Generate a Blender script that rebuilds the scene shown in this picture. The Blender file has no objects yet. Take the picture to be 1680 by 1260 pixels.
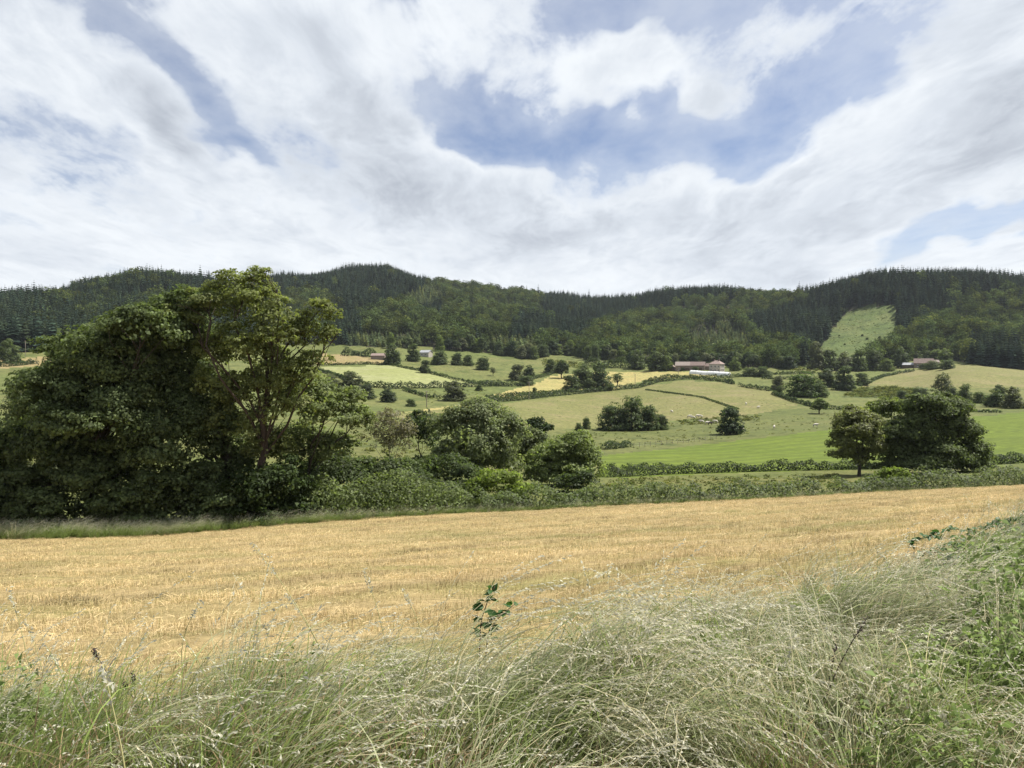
import bpy, math, random, zlib
import numpy as np
from mathutils import Vector, Matrix

SC = bpy.context.scene
COL = SC.collection
random.seed(7)
RNG = np.random.default_rng(11)

# ------------------------------------------------------------------ camera
F = 1269.0                       # focal length in pixels of the 1680 px wide photograph
PITCH = math.atan(30.0 / F)      # eye level lies at row 600
cam_d = bpy.data.cameras.new('camera')
cam_d.sensor_width = 36.0
cam_d.lens = 36.0 * F / 1680.0
cam_d.clip_start = 0.05
cam_d.clip_end = 20000.0
cam = bpy.data.objects.new('camera', cam_d)
COL.objects.link(cam)
cam.location = (0, 0, 0)
cam.rotation_euler = (math.pi / 2 - PITCH, 0, 0)
SC.camera = cam

# ------------------------------------------------------------------ light, exposure
SUN_AZ, SUN_EL = math.radians(68), math.radians(57)
sdir = Vector((math.sin(SUN_AZ) * math.cos(SUN_EL), math.cos(SUN_AZ) * math.cos(SUN_EL), math.sin(SUN_EL)))
sun_d = bpy.data.lights.new('sun', 'SUN')
sun_d.energy = 5.0
sun_d.angle = math.radians(0.6)
sun_d.color = (1.0, 0.95, 0.86)
sun = bpy.data.objects.new('sun', sun_d)
COL.objects.link(sun)
sun.rotation_euler = sdir.to_track_quat('Z', 'Y').to_euler()
SC.view_settings.view_transform = 'Standard'
SC.view_settings.look = 'None'
SC.view_settings.gamma = 1.0
SC.view_settings.exposure = 1.0
SC.view_settings.use_curve_mapping = False
cy = SC.cycles
cy.max_bounces = 6
cy.diffuse_bounces = 3
cy.glossy_bounces = 2
cy.transmission_bounces = 4
cy.transparent_max_bounces = 6
cy.volume_bounces = 0
cy.caustics_reflective = False
cy.caustics_refractive = False
cy.sample_clamp_indirect = 4.0
cy.use_denoising = True
cy.denoiser = 'OPENIMAGEDENOISE'
cy.denoising_input_passes = 'RGB_ALBEDO_NORMAL'
cy.denoising_prefilter = 'ACCURATE'


class NT:
    """short-hand for node building"""
    def __init__(self, tree):
        self.t = tree
        self.n = tree.nodes
        self.l = tree.links

    def new(self, typ, ins=None, **kw):
        nd = self.n.new(typ)
        for k, v in kw.items():
            setattr(nd, k, v)
        for k, v in (ins or {}).items():
            self.set(nd.inputs[k], v)
        return nd

    def set(self, sock, v):
        if hasattr(v, 'is_output'):
            self.l.new(v, sock)
        else:
            sock.default_value = v

    def math(self, op, a, b=None, c=None, clamp=False):
        nd = self.n.new('ShaderNodeMath')
        nd.operation = op
        nd.use_clamp = clamp
        for i, v in enumerate((a, b, c)):
            if v is not None:
                self.set(nd.inputs[i], v)
        return nd.outputs[0]

    def smooth(self, v, lo, hi, a=0.0, b=1.0):
        nd = self.n.new('ShaderNodeMapRange')
        nd.interpolation_type = 'SMOOTHSTEP'
        self.set(nd.inputs[0], v)
        for i, x in enumerate((lo, hi, a, b)):
            self.set(nd.inputs[i + 1], x)
        return nd.outputs[0]

    def noise(self, vec, scale, detail=4.0, rough=0.55, dist=0.0, lac=2.0):
        nd = self.n.new('ShaderNodeTexNoise')
        self.set(nd.inputs['Vector'], vec)
        self.set(nd.inputs['Scale'], scale)
        nd.inputs['Detail'].default_value = detail
        nd.inputs['Roughness'].default_value = rough
        nd.inputs['Lacunarity'].default_value = lac
        nd.inputs['Distortion'].default_value = dist
        return nd

    def mapping(self, vec, loc=(0, 0, 0), rot=(0, 0, 0), sc=(1, 1, 1)):
        nd = self.n.new('ShaderNodeMapping')
        self.set(nd.inputs[0], vec)
        nd.inputs[1].default_value = loc
        nd.inputs[2].default_value = rot
        nd.inputs[3].default_value = sc
        return nd.outputs[0]

    def mix(self, f, a, b, blend='MIX'):
        nd = self.n.new('ShaderNodeMix')
        nd.data_type = 'RGBA'
        nd.blend_type = blend
        self.set(nd.inputs[0], f)
        self.set(nd.inputs[6], a)
        self.set(nd.inputs[7], b)
        return nd.outputs[2]

    def ramp(self, fac, stops):
        nd = self.n.new('ShaderNodeValToRGB')
        self.set(nd.inputs[0], fac)
        el = nd.color_ramp.elements
        while len(el) < len(stops):
            el.new(0.5)
        for e, (p, c) in zip(el, stops):
            e.position = p
            e.color = (*c, 1) if len(c) == 3 else c
        return nd.outputs[0]


def rgba(c):
    return (c[0], c[1], c[2], 1.0)


def pix_dir(px, py):
    cx, cyy = (px - 840.0) / F, -(py - 630.0) / F
    ca, sa = math.cos(PITCH), math.sin(PITCH)
    return np.array([cx, ca + cyy * sa, -sa + cyy * ca])


def project(P):
    ca, sa = math.cos(PITCH), math.sin(PITCH)
    c = P[..., 1] * ca - P[..., 2] * sa
    up = P[..., 1] * sa + P[..., 2] * ca
    return 840.0 + F * P[..., 0] / c, 630.0 - F * up / c


# ------------------------------------------------------------------ sky with clouds
def build_world():
    w = bpy.data.worlds.new('World')
    SC.world = w
    w.use_nodes = True
    w.node_tree.nodes.clear()
    g = NT(w.node_tree)
    out = g.new('ShaderNodeOutputWorld')
    sky = g.new('ShaderNodeTexSky', sky_type='NISHITA')
    sky.sun_disc = False
    sky.sun_elevation = SUN_EL
    sky.sun_rotation = SUN_AZ
    sky.altitude = 400
    sky.air_density = 1.0
    sky.dust_density = 0.6
    sky.ozone_density = 2.2
    bg_sky = g.new('ShaderNodeBackground', {'Color': g.mix(1.0, sky.outputs[0], (0.90, 0.90, 1.0, 1), 'MULTIPLY'), 'Strength': 0.052})
    tc = g.new('ShaderNodeTexCoord')
    dirv = tc.outputs['Generated']
    # plane of the cloud deck
    sep = g.new('ShaderNodeSeparateXYZ', {0: dirv})
    dx, dy, dz = sep.outputs
    zz = g.math('MAXIMUM', g.math('ADD', dz, 0.11), 0.05)
    deck = g.new('ShaderNodeCombineXYZ', {0: g.math('DIVIDE', dx, zz), 1: g.math('DIVIDE', dy, zz), 2: 0.0}).outputs[0]
    # domain warp
    wn = g.noise(deck, 1.1, 2.0, 0.55)
    wv = g.new('ShaderNodeVectorMath', {0: wn.outputs['Color'], 1: (0.5, 0.5, 0.5)}, operation='SUBTRACT').outputs[0]
    deckw = g.new('ShaderNodeVectorMath', {0: wv, 1: (0.40, 0.40, 0.0), 2: deck}, operation='MULTIPLY_ADD').outputs[0]
    # streets of cloud run away from the viewer, drawn out along +Y
    st = g.mapping(deckw, (3.1, 1.7, 0), (0, 0, math.radians(8)), (1.0, 0.42, 1))
    n_big = g.noise(st, 0.95, 6.0, 0.58).outputs[0]
    n_mid = g.noise(g.mapping(deckw, (7.7, 2.2, 0.4), (0, 0, 0.2), (1.0, 0.55, 1)), 3.2, 8.0, 0.64).outputs[0]
    n_fine = g.noise(g.mapping(dirv, (1.7, 5.2, 0.4), (0, 0, 0), (1.0, 1.0, 1.5)), 11.0, 7.0, 0.64).outputs[0]
    n_wisp = g.noise(g.mapping(deckw, (2.7, 9.2, 1.4), (0, 0, 0.12), (1.0, 0.30, 1)), 5.0, 7.0, 0.68).outputs[0]
    # warped direction used to site the large masses and gaps
    dn = g.noise(dirv, 5.5, 3.0, 0.6)
    dv = g.new('ShaderNodeVectorMath', {0: dn.outputs['Color'], 1: (0.5, 0.5, 0.5)}, operation='SUBTRACT').outputs[0]
    dw = g.new('ShaderNodeVectorMath', {0: dv, 1: (0.22, 0.1, 0.17), 2: dirv}, operation='MULTIPLY_ADD').outputs[0]
    s2 = g.new('ShaderNodeSeparateXYZ', {0: dw})
    wx, wz = s2.outputs[0], s2.outputs[2]

    def blob(px, py, rx, ry, ang, amp):
        d = pix_dir(px, py)
        d = d / np.linalg.norm(d)
        ca, sa = math.cos(math.radians(ang)), math.sin(math.radians(ang))
        ax = g.math('SUBTRACT', wx, float(d[0]))
        az = g.math('SUBTRACT', wz, float(d[2]))
        a = g.math('ADD', g.math('MULTIPLY', ax, ca * F / rx), g.math('MULTIPLY', az, sa * F / rx))
        b = g.math('ADD', g.math('MULTIPLY', ax, -sa * F / ry), g.math('MULTIPLY', az, ca * F / ry))
        r2 = g.math('ADD', g.math('MULTIPLY', a, a), g.math('MULTIPLY', b, b))
        e = g.math('POWER', 2.718, g.math('MULTIPLY', r2, -1.0))
        return g.math('MULTIPLY', e, amp)

    def total(lst):
        s = None
        for a in lst:
            v = blob(*a)
            s = v if s is None else g.math('ADD', s, v)
        return s
    # cover: + thick cloud, - open blue
    cover = total([
        (800, 190, 170, 34, -10, -0.40), (990, 235, 220, 32, -4, -0.34), (1215, 195, 140, 50, 18, -0.25),
        (318, 160, 70, 30, -50, -0.23), (390, 268, 80, 18, -25, -0.28), (90, 260, 190, 60, -8, -0.12),
        (1640, 378, 110, 24, 5, -0.36), (1100, 30, 260, 45, 10, -0.24), (90, 20, 160, 40, -20, -0.14), (240, 320, 160, 40, -25, -0.07),
        (480, 90, 170, 70, -35, 0.34), (680, 240, 260, 70, -45, 0.32), (190, 190, 170, 70, -25, 0.30),
        (1010, 130, 140, 42, -12, 0.30), (1500, 230, 330, 70, 14, 0.34), (1560, 90, 90, 60, 40, 0.22), (740, 60, 80, 60, 0, 0.16),
    ])
    shade = total([
        (245, 205, 80, 36, -25, 0.50), (530, 80, 120, 34, -40, 0.26), (600, 300, 150, 60, -20, 0.26), (1250, 432, 100, 30, 0, 0.55),
        (1650, 190, 60, 110, 0, 0.28), (950, 385, 230, 28, 10, 0.30), (60, 430, 120, 20, -10, 0.25), (1330, 350, 150, 30, 6, 0.18), (760, 330, 260, 60, 0, 0.12),
    ])
    low = g.smooth(dz, 0.30, 0.10)
    dens = g.math('ADD', g.math('MULTIPLY', n_big, 0.55), g.math('MULTIPLY', n_mid, 0.38))
    dens = g.math('ADD', dens, g.math('MULTIPLY', n_fine, 0.34))
    dens = g.math('ADD', dens, g.math('MULTIPLY', g.math('SUBTRACT', n_wisp, 0.5), 0.42))
    dens = g.math('ADD', g.math('ADD', dens, -0.03), cover)
    dens = g.math('ADD', dens, g.math('MULTIPLY', low, 0.16))
    veil = g.smooth(g.math('ADD', g.math('MULTIPLY', n_mid, 0.55), g.math('MULTIPLY', dens, 0.5)), 0.20, 0.75, 0.07, 0.60)
    thick = g.smooth(dens, 0.41, 0.69)
    mask = g.math('MAXIMUM', veil, thick)
    # brightness: sunlit margins, grey where the deck is deep
    core = g.smooth(g.math('ADD', dens, g.math('MULTIPLY', n_fine, 0.18)), 0.66, 1.10)
    grey = g.math('ADD', g.math('MULTIPLY', core, 0.20), shade)
    grey = g.math('ADD', grey, g.math('MULTIPLY', g.smooth(n_mid, 0.42, 0.66), 0.22))
    grey = g.math('ADD', grey, g.math('MULTIPLY', g.smooth(n_wisp, 0.38, 0.64), 0.15), clamp=True)
    grey = g.math('MULTIPLY', grey, g.smooth(thick, 0.2, 0.9, 0.35, 1.0))
    grey = g.math('MULTIPLY', grey, g.smooth(dz, 0.06, 0.22, 0.55, 1.0))
    ccol = g.ramp(grey, [(0.0, (0.92, 0.96, 1.0)), (0.35, (0.72, 0.77, 0.84)), (1.0, (0.37, 0.41, 0.48))])
    bg_cl = g.new('ShaderNodeBackground', {'Color': ccol, 'Strength': 0.51})
    mx = g.new('ShaderNodeMixShader', {0: mask, 1: bg_sky.outputs[0], 2: bg_cl.outputs[0]})
    g.l.new(mx.outputs[0], out.inputs[0])
    w.cycles.sampling_method = 'NONE'


build_world()

# ------------------------------------------------------------------ object helpers
def tag(o, label=None, cat=None, group=None, kind=None):
    if label:
        o['label'] = label
    if cat:
        o['category'] = cat
    if group:
        o['group'] = group
    if kind:
        o['kind'] = kind
    return o


def mesh_data(name, verts, faces, mat=None, smooth=False):
    me = bpy.data.meshes.new(name)
    verts = np.asarray(verts, dtype=np.float32)
    if isinstance(faces, np.ndarray):
        nf, k = faces.shape
        me.vertices.add(len(verts))
        me.vertices.foreach_set('co', verts.ravel())
        me.loops.add(nf * k)
        me.loops.foreach_set('vertex_index', faces.astype(np.int32).ravel())
        me.polygons.add(nf)
        me.polygons.foreach_set('loop_start', np.arange(0, nf * k, k, dtype=np.int32))
        me.update(calc_edges=True)
    else:
        me.from_pydata([tuple(map(float, v)) for v in verts], [], faces)
        me.update()
    if mat is not None:
        for m in (mat if isinstance(mat, (list, tuple)) else [mat]):
            me.materials.append(m)
    if smooth:
        me.polygons.foreach_set('use_smooth', np.ones(len(me.polygons), dtype=bool))
    return me


def link(name, me, parent=None, loc=None, rotz=0.0, scale=None):
    o = bpy.data.objects.new(name, me)
    COL.objects.link(o)
    if parent is not None:
        o.parent = parent
    if loc is not None:
        o.location = loc
    if rotz:
        o.rotation_euler = (0, 0, rotz)
    if scale is not None:
        o.scale = scale if hasattr(scale, '__len__') else (scale,) * 3
    return o


def empty(name, loc, rotz=0.0):
    o = link(name, None, None, loc, rotz)
    o.empty_display_size = 0.3
    return o


class MB:
    """collects shapes into one mesh, with a material slot per shape"""
    def __init__(self):
        self.v, self.f, self.m = [], [], []

    def add(self, verts, faces, mi=0):
        b = len(self.v)
        self.v.extend([tuple(map(float, p)) for p in verts])
        self.f.extend([tuple(int(i) + b for i in f) for f in faces])
        self.m.extend([mi] * len(faces))

    def box(self, x0, x1, y0, y1, z0, z1, mi=0):
        v = [(x0, y0, z0), (x1, y0, z0), (x1, y1, z0), (x0, y1, z0), (x0, y0, z1), (x1, y0, z1), (x1, y1, z1), (x0, y1, z1)]
        self.add(v, [(0, 3, 2, 1), (4, 5, 6, 7), (0, 1, 5, 4), (1, 2, 6, 5), (2, 3, 7, 6), (3, 0, 4, 7)], mi)

    def tube(self, pts, rad, sides=7, mi=0, cap=True):
        v, f = tube_geo(pts, rad, sides)
        self.add(v, f, mi)
        if cap:
            n = len(pts)
            b = len(self.v) - n * sides
            self.f.append(tuple(b + (n - 1) * sides + k for k in range(sides)))
            self.m.append(mi)

    def mesh(self, name, mats, smooth=False):
        me = mesh_data(name, self.v, self.f, mats, smooth)
        me.polygons.foreach_set('material_index', np.array(self.m, dtype=np.int32))
        return me


def tube_geo(pts, rad, sides=7):
    pts = np.asarray(pts, float)
    n = len(pts)
    tan = np.gradient(pts, axis=0)
    tan /= np.linalg.norm(tan, axis=1)[:, None] + 1e-9
    ref = np.array([0.13, 0.97, 0.2])
    v = []
    for i in range(n):
        a = np.cross(tan[i], ref)
        la = np.linalg.norm(a)
        a = a / la if la > 1e-6 else np.array([1.0, 0, 0])
        b = np.cross(tan[i], a)
        for k in range(sides):
            t = 2 * math.pi * k / sides
            v.append(pts[i] + (a * math.cos(t) + b * math.sin(t)) * rad[i])
    f = []
    for i in range(n - 1):
        for k in range(sides):
            k2 = (k + 1) % sides
            f.append((i * sides + k, i * sides + k2, (i + 1) * sides + k2, (i + 1) * sides + k))
    return v, f


# ------------------------------------------------------------------ materials
def new_mat(name):
    m = bpy.data.materials.new(name)
    m.use_nodes = True
    m.node_tree.nodes.clear()
    g = NT(m.node_tree)
    out = g.new('ShaderNodeOutputMaterial')
    return m, g, out


def mat_leaf(name, use_obj_color=True, base=(0.07, 0.1, 0.035), trans=0.38, vary=0.45, rough=0.5, spec=0.35, inst=False, warm=0.35, pale=0.0):
    m, g, out = new_mat(name)
    geo = g.new('ShaderNodeNewGeometry')
    oi = g.new('ShaderNodeObjectInfo')
    col = oi.outputs['Color'] if use_obj_color else rgba(base)
    r = geo.outputs['Random Per Island']
    val = g.math('MULTIPLY_ADD', r, 2 * vary, 1.0 - vary)
    if inst:
        val = g.math('MULTIPLY', val, g.math('MULTIPLY_ADD', oi.outputs['Random'], 1.1, 0.5))
    tc = g.new('ShaderNodeTexCoord')
    nz = g.noise(tc.outputs['Object'], 0.35, 3.0).outputs[0]
    val = g.math('MULTIPLY', val, g.smooth(nz, 0.3, 0.7, 0.75, 1.2))
    c = g.mix(1.0, col, g.new('ShaderNodeCombineColor', {0: val, 1: val, 2: val}).outputs[0], 'MULTIPLY')
    # some leaves yellower
    hue = g.math('FRACT', g.math('MULTIPLY', r, 17.31))
    c = g.mix(g.smooth(hue, 0.55, 1.0, 0.0, warm), c, g.mix(1.0, c, (1.25, 1.10, 0.75, 1), 'MULTIPLY'))
    if inst:
        hr = g.math('FRACT', g.math('MULTIPLY', oi.outputs['Random'], 7.7))
        c = g.mix(g.smooth(hr, 0.3, 1.0, 0.0, 0.8), c, g.mix(1.0, c, (1.45, 1.18, 0.8, 1), 'MULTIPLY'))
    if inst:
        pb = g.new('ShaderNodeBsdfDiffuse', {'Color': c})
    else:
        pb = g.new('ShaderNodeBsdfPrincipled', {'Base Color': c, 'Roughness': rough, 'Specular IOR Level': spec})
    tr = g.new('ShaderNodeBsdfTranslucent', {'Color': g.mix(1.0, c, (1.15, 1.25, 0.62, 1), 'MULTIPLY')})
    mx = g.new('ShaderNodeMixShader', {0: trans, 1: pb.outputs[0], 2: tr.outputs[0]})
    g.l.new(mx.outputs[0], out.inputs[0])
    return m


def mat_simple(name, col, rough=0.8, nscale=3.0, namp=0.3, spec=0.3, col2=None, bump=0.0):
    m, g, out = new_mat(name)
    tc = g.new('ShaderNodeTexCoord')
    n = g.noise(tc.outputs['Object'], nscale, 5.0, 0.6).outputs[0]
    c2 = col2 or tuple(x * (1 - namp) for x in col)
    c = g.mix(g.smooth(n, 0.32, 0.68), rgba(col), rgba(c2))
    pb = g.new('ShaderNodeBsdfPrincipled', {'Base Color': c, 'Roughness': rough, 'Specular IOR Level': spec})
    if bump:
        b = g.new('ShaderNodeBump', {'Strength': bump, 'Distance': 0.05, 'Height': n})
        g.l.new(b.outputs[0], pb.inputs['Normal'])
    g.l.new(pb.outputs[0], out.inputs[0])
    return m


def mat_field(name, a, b, c, s_big=0.012, s_mid=0.12, s_fine=1.6, stretch=(1, 1), rot=0.0, stripe=None, bump=0.25, bdist=0.25):
    """ground cover: patches at three sizes; stripe = (period m, rotation, strength, tint)"""
    m, g, out = new_mat(name)
    geo = g.new('ShaderNodeNewGeometry')
    p = g.mapping(geo.outputs['Position'], (3, 5, 0), (0, 0, rot), (stretch[0], stretch[1], 1))
    n1 = g.noise(p, s_big, 4.0, 0.6).outputs[0]
    n2 = g.noise(p, s_mid, 5.0, 0.65).outputs[0]
    n3 = g.noise(p, s_fine, 4.0, 0.7).outputs[0]
    col = g.mix(g.smooth(n1, 0.36, 0.64), rgba(a), rgba(b))
    col = g.mix(g.smooth(n2, 0.46, 0.66), col, rgba(c))
    v = g.smooth(n3, 0.28, 0.72, 0.62, 1.32)
    col = g.mix(1.0, col, g.new('ShaderNodeCombineColor', {0: v, 1: v, 2: v}).outputs[0], 'MULTIPLY')
    if stripe:
        per, ang, amt, tint = stripe[:4]
        pos = geo.outputs['Position']
        if len(stripe) > 4:          # rings round a turning point
            cx, cyy = stripe[4]
            d = g.new('ShaderNodeVectorMath', {0: pos, 1: (cx, cyy, 0)}, operation='SUBTRACT').outputs[0]
            d = g.new('ShaderNodeVectorMath', {0: d, 1: (1, 0.42, 0)}, operation='MULTIPLY').outputs[0]
            rr = g.new('ShaderNodeVectorMath', {0: d}, operation='LENGTH').outputs['Value']
            lin = g.new('ShaderNodeSeparateXYZ', {0: g.mapping(pos, rot=(0, 0, ang))}).outputs[1]
            wgt = g.smooth(rr, 24.0, 30.0)
            coord = g.new('ShaderNodeMix', {0: wgt, 2: g.math('MULTIPLY', rr, 2.9), 3: lin}).outputs[0]
        else:
            coord = g.new('ShaderNodeSeparateXYZ', {0: g.mapping(pos, rot=(0, 0, ang))}).outputs[1]
        coord = g.math('ADD', coord, g.math('MULTIPLY', g.noise(pos, 0.05, 3.0).outputs[0], per * 1.2))
        sn = g.math('SINE', g.math('MULTIPLY', coord, 2 * math.pi / per))
        sf = g.math('MULTIPLY', g.smooth(g.math('ADD', sn, g.math('MULTIPLY', n3, 1.0)), 0.2, 1.5), amt)
        col = g.mix(sf, col, rgba(tint))
    pb = g.new('ShaderNodeBsdfPrincipled', {'Base Color': col, 'Roughness': 0.95, 'Specular IOR Level': 0.1})
    bp = g.new('ShaderNodeBump', {'Strength': bump, 'Distance': bdist, 'Height': g.math('ADD', n3, n2)})
    g.l.new(bp.outputs[0], pb.inputs['Normal'])
    g.l.new(pb.outputs[0], out.inputs[0])
    return m


M_LEAF = mat_leaf('leaf', True, vary=0.45, rough=0.55, spec=0.15, trans=0.48)
M_LEAF_FINE = mat_leaf('leaf_glossy', True, vary=0.5, rough=0.55, spec=0.08, trans=0.44)
M_FAR_BROAD = mat_leaf('far_broadleaf', False, (0.064, 0.088, 0.038), 0.25, 0.35, 0.6, 0.2, inst=True)
M_FAR_CON = mat_leaf('far_conifer', False, (0.026, 0.041, 0.029), 0.12, 0.35, 0.6, 0.15, inst=True, warm=0.15)
M_FAR_YOUNG = mat_leaf('far_young_conifer', False, (0.092, 0.120, 0.058), 0.20, 0.35, 0.6, 0.15, inst=True, warm=0.15)
M_BARK = mat_simple('bark', (0.055, 0.045, 0.035), 0.9, 6.0, 0.55, bump=0.6)
M_BARK_RED = mat_simple('reddish_bark', (0.060, 0.042, 0.030), 0.9, 7.0, 0.5, bump=0.6)
M_BARK_GREY = mat_simple('pale_dead_bark', (0.22, 0.20, 0.17), 0.9, 7.0, 0.4)

# ------------------------------------------------------------------ terrain
# columns of the valley: photo column -> (distance m, photo row of the ground there)
EDGE_X = [-400, 0, 250, 500, 700, 850, 1000, 1150, 1300, 1450, 1600, 1700, 2100]
EDGE_Y = [42, 42, 43, 46, 50, 53, 57, 61, 65, 70, 75, 79, 92]
EDGE_R = [895, 885, 878, 858, 844, 837, 829, 823, 816, 807, 799, 794, 776]
VERGE_X = [-400, 0, 400, 840, 1100, 1250, 1400, 1530, 1680, 2100]
VERGE_Y = [4.6, 4.9, 5.2, 5.6, 6.2, 6.8, 7.5, 8.7, 10.6, 15.0]
VERGE_Z = [-2.35, -2.28, -2.22, -2.18, -2.15, -2.15, -2.15, -2.18, -2.25, -2.5]
FAR = {
    -400: [(65, 805), (110, 735), (200, 676), (320, 630), (420, 604), (520, 585), (600, 570), (720, 545), (860, 515), (1000, 515), (1300, 540)],
    0: [(65, 805), (110, 735), (200, 678), (320, 632), (420, 605), (520, 585), (560, 577), (700, 545), (850, 507), (1000, 510), (1300, 540)],
    250: [(65, 802), (110, 738), (200, 686), (320, 645), (420, 612), (520, 590), (570, 580), (700, 548), (850, 510), (1010, 466), (1150, 473), (1500, 520)],
    500: [(70, 800), (120, 748), (200, 694), (300, 662), (400, 632), (500, 607), (600, 586), (680, 573), (850, 535), (1050, 500), (1300, 465), (1500, 468), (1900, 510)],
    620: [(72, 800), (120, 750), (200, 697), (300, 665), (400, 637), (490, 609), (590, 588), (680, 571), (850, 538), (1100, 495), (1400, 455), (1600, 458), (1900, 500)],
    700: [(75, 800), (120, 752), (200, 700), (300, 668), (400, 642), (500, 613), (600, 592), (680, 577), (850, 543), (1100, 508), (1400, 473), (1650, 476), (1900, 510)],
    850: [(80, 795), (120, 762), (200, 710), (300, 674), (400, 650), (480, 633), (560, 612), (650, 592), (720, 581), (900, 550), (1200, 512), (1450, 487), (1650, 490), (1900, 515)],
    1000: [(85, 795), (125, 769), (160, 747), (220, 717), (270, 700), (340, 678), (420, 655), (500, 633), (560, 617), (620, 602), (720, 586), (900, 558), (1150, 530), (1400, 504), (1600, 507), (1900, 520)],
    1150: [(90, 795), (118, 776), (160, 750), (210, 724), (260, 702), (320, 680), (400, 652), (480, 631), (540, 614), (590, 607), (660, 597), (800, 570), (1050, 527), (1300, 489), (1500, 492), (1900, 530)],
    1300: [(95, 792), (122, 772), (170, 740), (230, 708), (280, 692), (340, 672), (400, 652), (460, 637), (520, 620), (600, 603), (700, 588), (850, 556), (1000, 527), (1200, 495), (1400, 500), (1900, 540)],
    1450: [(100, 787), (126, 769), (180, 729), (240, 699), (300, 681), (360, 667), (420, 652), (500, 630), (560, 613), (620, 601), (700, 585), (850, 540), (1050, 463), (1200, 467), (1700, 540)],
    1600: [(105, 780), (130, 763), (180, 722), (240, 688), (290, 670), (340, 660), (400, 640), (460, 617), (530, 601), (590, 597), (700, 575), (850, 530), (1000, 464), (1150, 468), (1700, 540)],
    1700: [(110, 775), (135, 758), (180, 715), (230, 688), (270, 674), (330, 662), (400, 642), (470, 620), (540, 611), (600, 603), (700, 577), (850, 532), (980, 473), (1150, 477), (1700, 540)],
    2100: [(120, 765), (145, 748), (190, 712), (240, 688), (280, 674), (330, 662), (400, 642), (470, 622), (540, 613), (600, 605), (700, 580), (850, 540), (980, 495), (1150, 498), (1700, 540)],
}


def pchip(x, y, xi):
    x, y = np.asarray(x, float), np.asarray(y, float)
    h = np.diff(x)
    d = np.diff(y) / h
    m = np.zeros_like(y)
    m[0], m[-1] = d[0], d[-1]
    for i in range(1, len(x) - 1):
        if d[i - 1] * d[i] > 0:
            w1, w2 = 2 * h[i] + h[i - 1], h[i] + 2 * h[i - 1]
            m[i] = (w1 + w2) / (w1 / d[i - 1] + w2 / d[i])
    xi = np.clip(xi, x[0], x[-1])
    k = np.clip(np.searchsorted(x, xi) - 1, 0, len(x) - 2)
    t = (xi - x[k]) / h[k]
    return ((2 * t**3 - 3 * t**2 + 1) * y[k] + (t**3 - 2 * t**2 + t) * h[k] * m[k]
            + (-2 * t**3 + 3 * t**2) * y[k + 1] + (t**3 - t**2) * h[k] * m[k + 1])


NR = 470
ROWS = np.geomspace(0.45, 2600.0, NR)
UC = np.concatenate([-np.geomspace(4.0, 0.80, 24), np.arange(-0.79, 0.7901, 0.0036), np.geomspace(0.80, 4.0, 24)])


def build_heights():
    cols = sorted(FAR)
    Z = []
    for x in cols:
        yb, zb = float(np.interp(x, VERGE_X, VERGE_Y)), float(np.interp(x, VERGE_X, VERGE_Z))
        ye, re = float(np.interp(x, EDGE_X, EDGE_Y)), float(np.interp(x, EDGE_X, EDGE_R))
        ze = -(re - 600) / F * ye
        ks = [(0.3, -1.62), (1.2, -1.66), (3.0, -1.84), (yb, zb)]
        y0, z0 = yb + 1.6, zb - 0.27
        for t in (0, 0.12, 0.3, 0.55, 0.8, 1.0):
            ks.append((y0 + (ye - y0) * t, z0 + (ze - z0) * t))
        for Y, r in FAR[x]:
            ks.append((Y, -(r - 600) / F * Y))
        Z.append(pchip([k[0] for k in ks], [k[1] for k in ks], ROWS))
    Z = np.array(Z)
    uc = (np.array(cols) - 840.0) / F
    H = np.empty((len(UC), NR))
    for j in range(NR):
        H[:, j] = pchip(uc, Z[:, j], UC)
    X = UC[:, None] * ROWS[None, :]
    Y = np.broadcast_to(ROWS[None, :], X.shape)
    amp = np.interp(Y, [0, 4, 40, 100, 500, 700, 1000, 2600], [0.0, 0.03, 0.06, 0.25, 0.7, 2.5, 6.0, 6.0])
    nz = (np.sin(X / 31 + 1.3) * np.cos(Y / 43 + 0.7) + 0.6 * np.sin(X / 13.7 + Y / 17 + 2.0) + 0.35 * np.sin(X / 6.1 - Y / 7.3)
          + 0.9 * np.sin(X / 77 + Y / 210 + 4) + 0.2 * np.sin(X / 1.9 + 3 * np.sin(Y / 5)))
    H += amp * nz * 0.5
    near = np.interp(Y, [0, 5, 12, 60, 90], [0.02, 0.05, 0.035, 0.03, 0.0])
    H += near * (np.sin(X * 2.3 + 1.7 * np.sin(Y * 1.1)) + np.cos(Y * 2.9 + X * 0.7)) * 0.6
    return H


HGT = build_heights()
LR0, LR1 = math.log(ROWS[0]), math.log(ROWS[-1])


def height(x, y):
    x, y = np.asarray(x, float), np.asarray(y, float)
    yc = np.clip(y, ROWS[0], ROWS[-1])
    u = np.clip(x / yc, UC[0], UC[-1])
    fu = np.interp(u, UC, np.arange(len(UC)))
    fr = (np.log(yc) - LR0) / (LR1 - LR0) * (NR - 1)
    i = np.clip(fu.astype(int), 0, len(UC) - 2)
    j = np.clip(fr.astype(int), 0, NR - 2)
    a, b = fu - i, fr - j
    return (HGT[i, j] * (1 - a) * (1 - b) + HGT[i + 1, j] * a * (1 - b) + HGT[i, j + 1] * (1 - a) * b + HGT[i + 1, j + 1] * a * b)


SCAN = np.geomspace(2.0, 2400.0, 3000)


def place(px, py, ymin=2.0):
    """ground point seen at a photo pixel, no nearer than ymin"""
    d = pix_dir(px, py)
    ys = SCAN[SCAN >= ymin]
    P = d[None, :] * (ys / d[1])[:, None]
    below = P[:, 2] < height(P[:, 0], P[:, 1])
    k = int(np.argmax(below)) if below.any() else len(ys) - 1
    return Vector((P[k, 0], P[k, 1], float(height(P[k, 0], P[k, 1]))))


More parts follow.
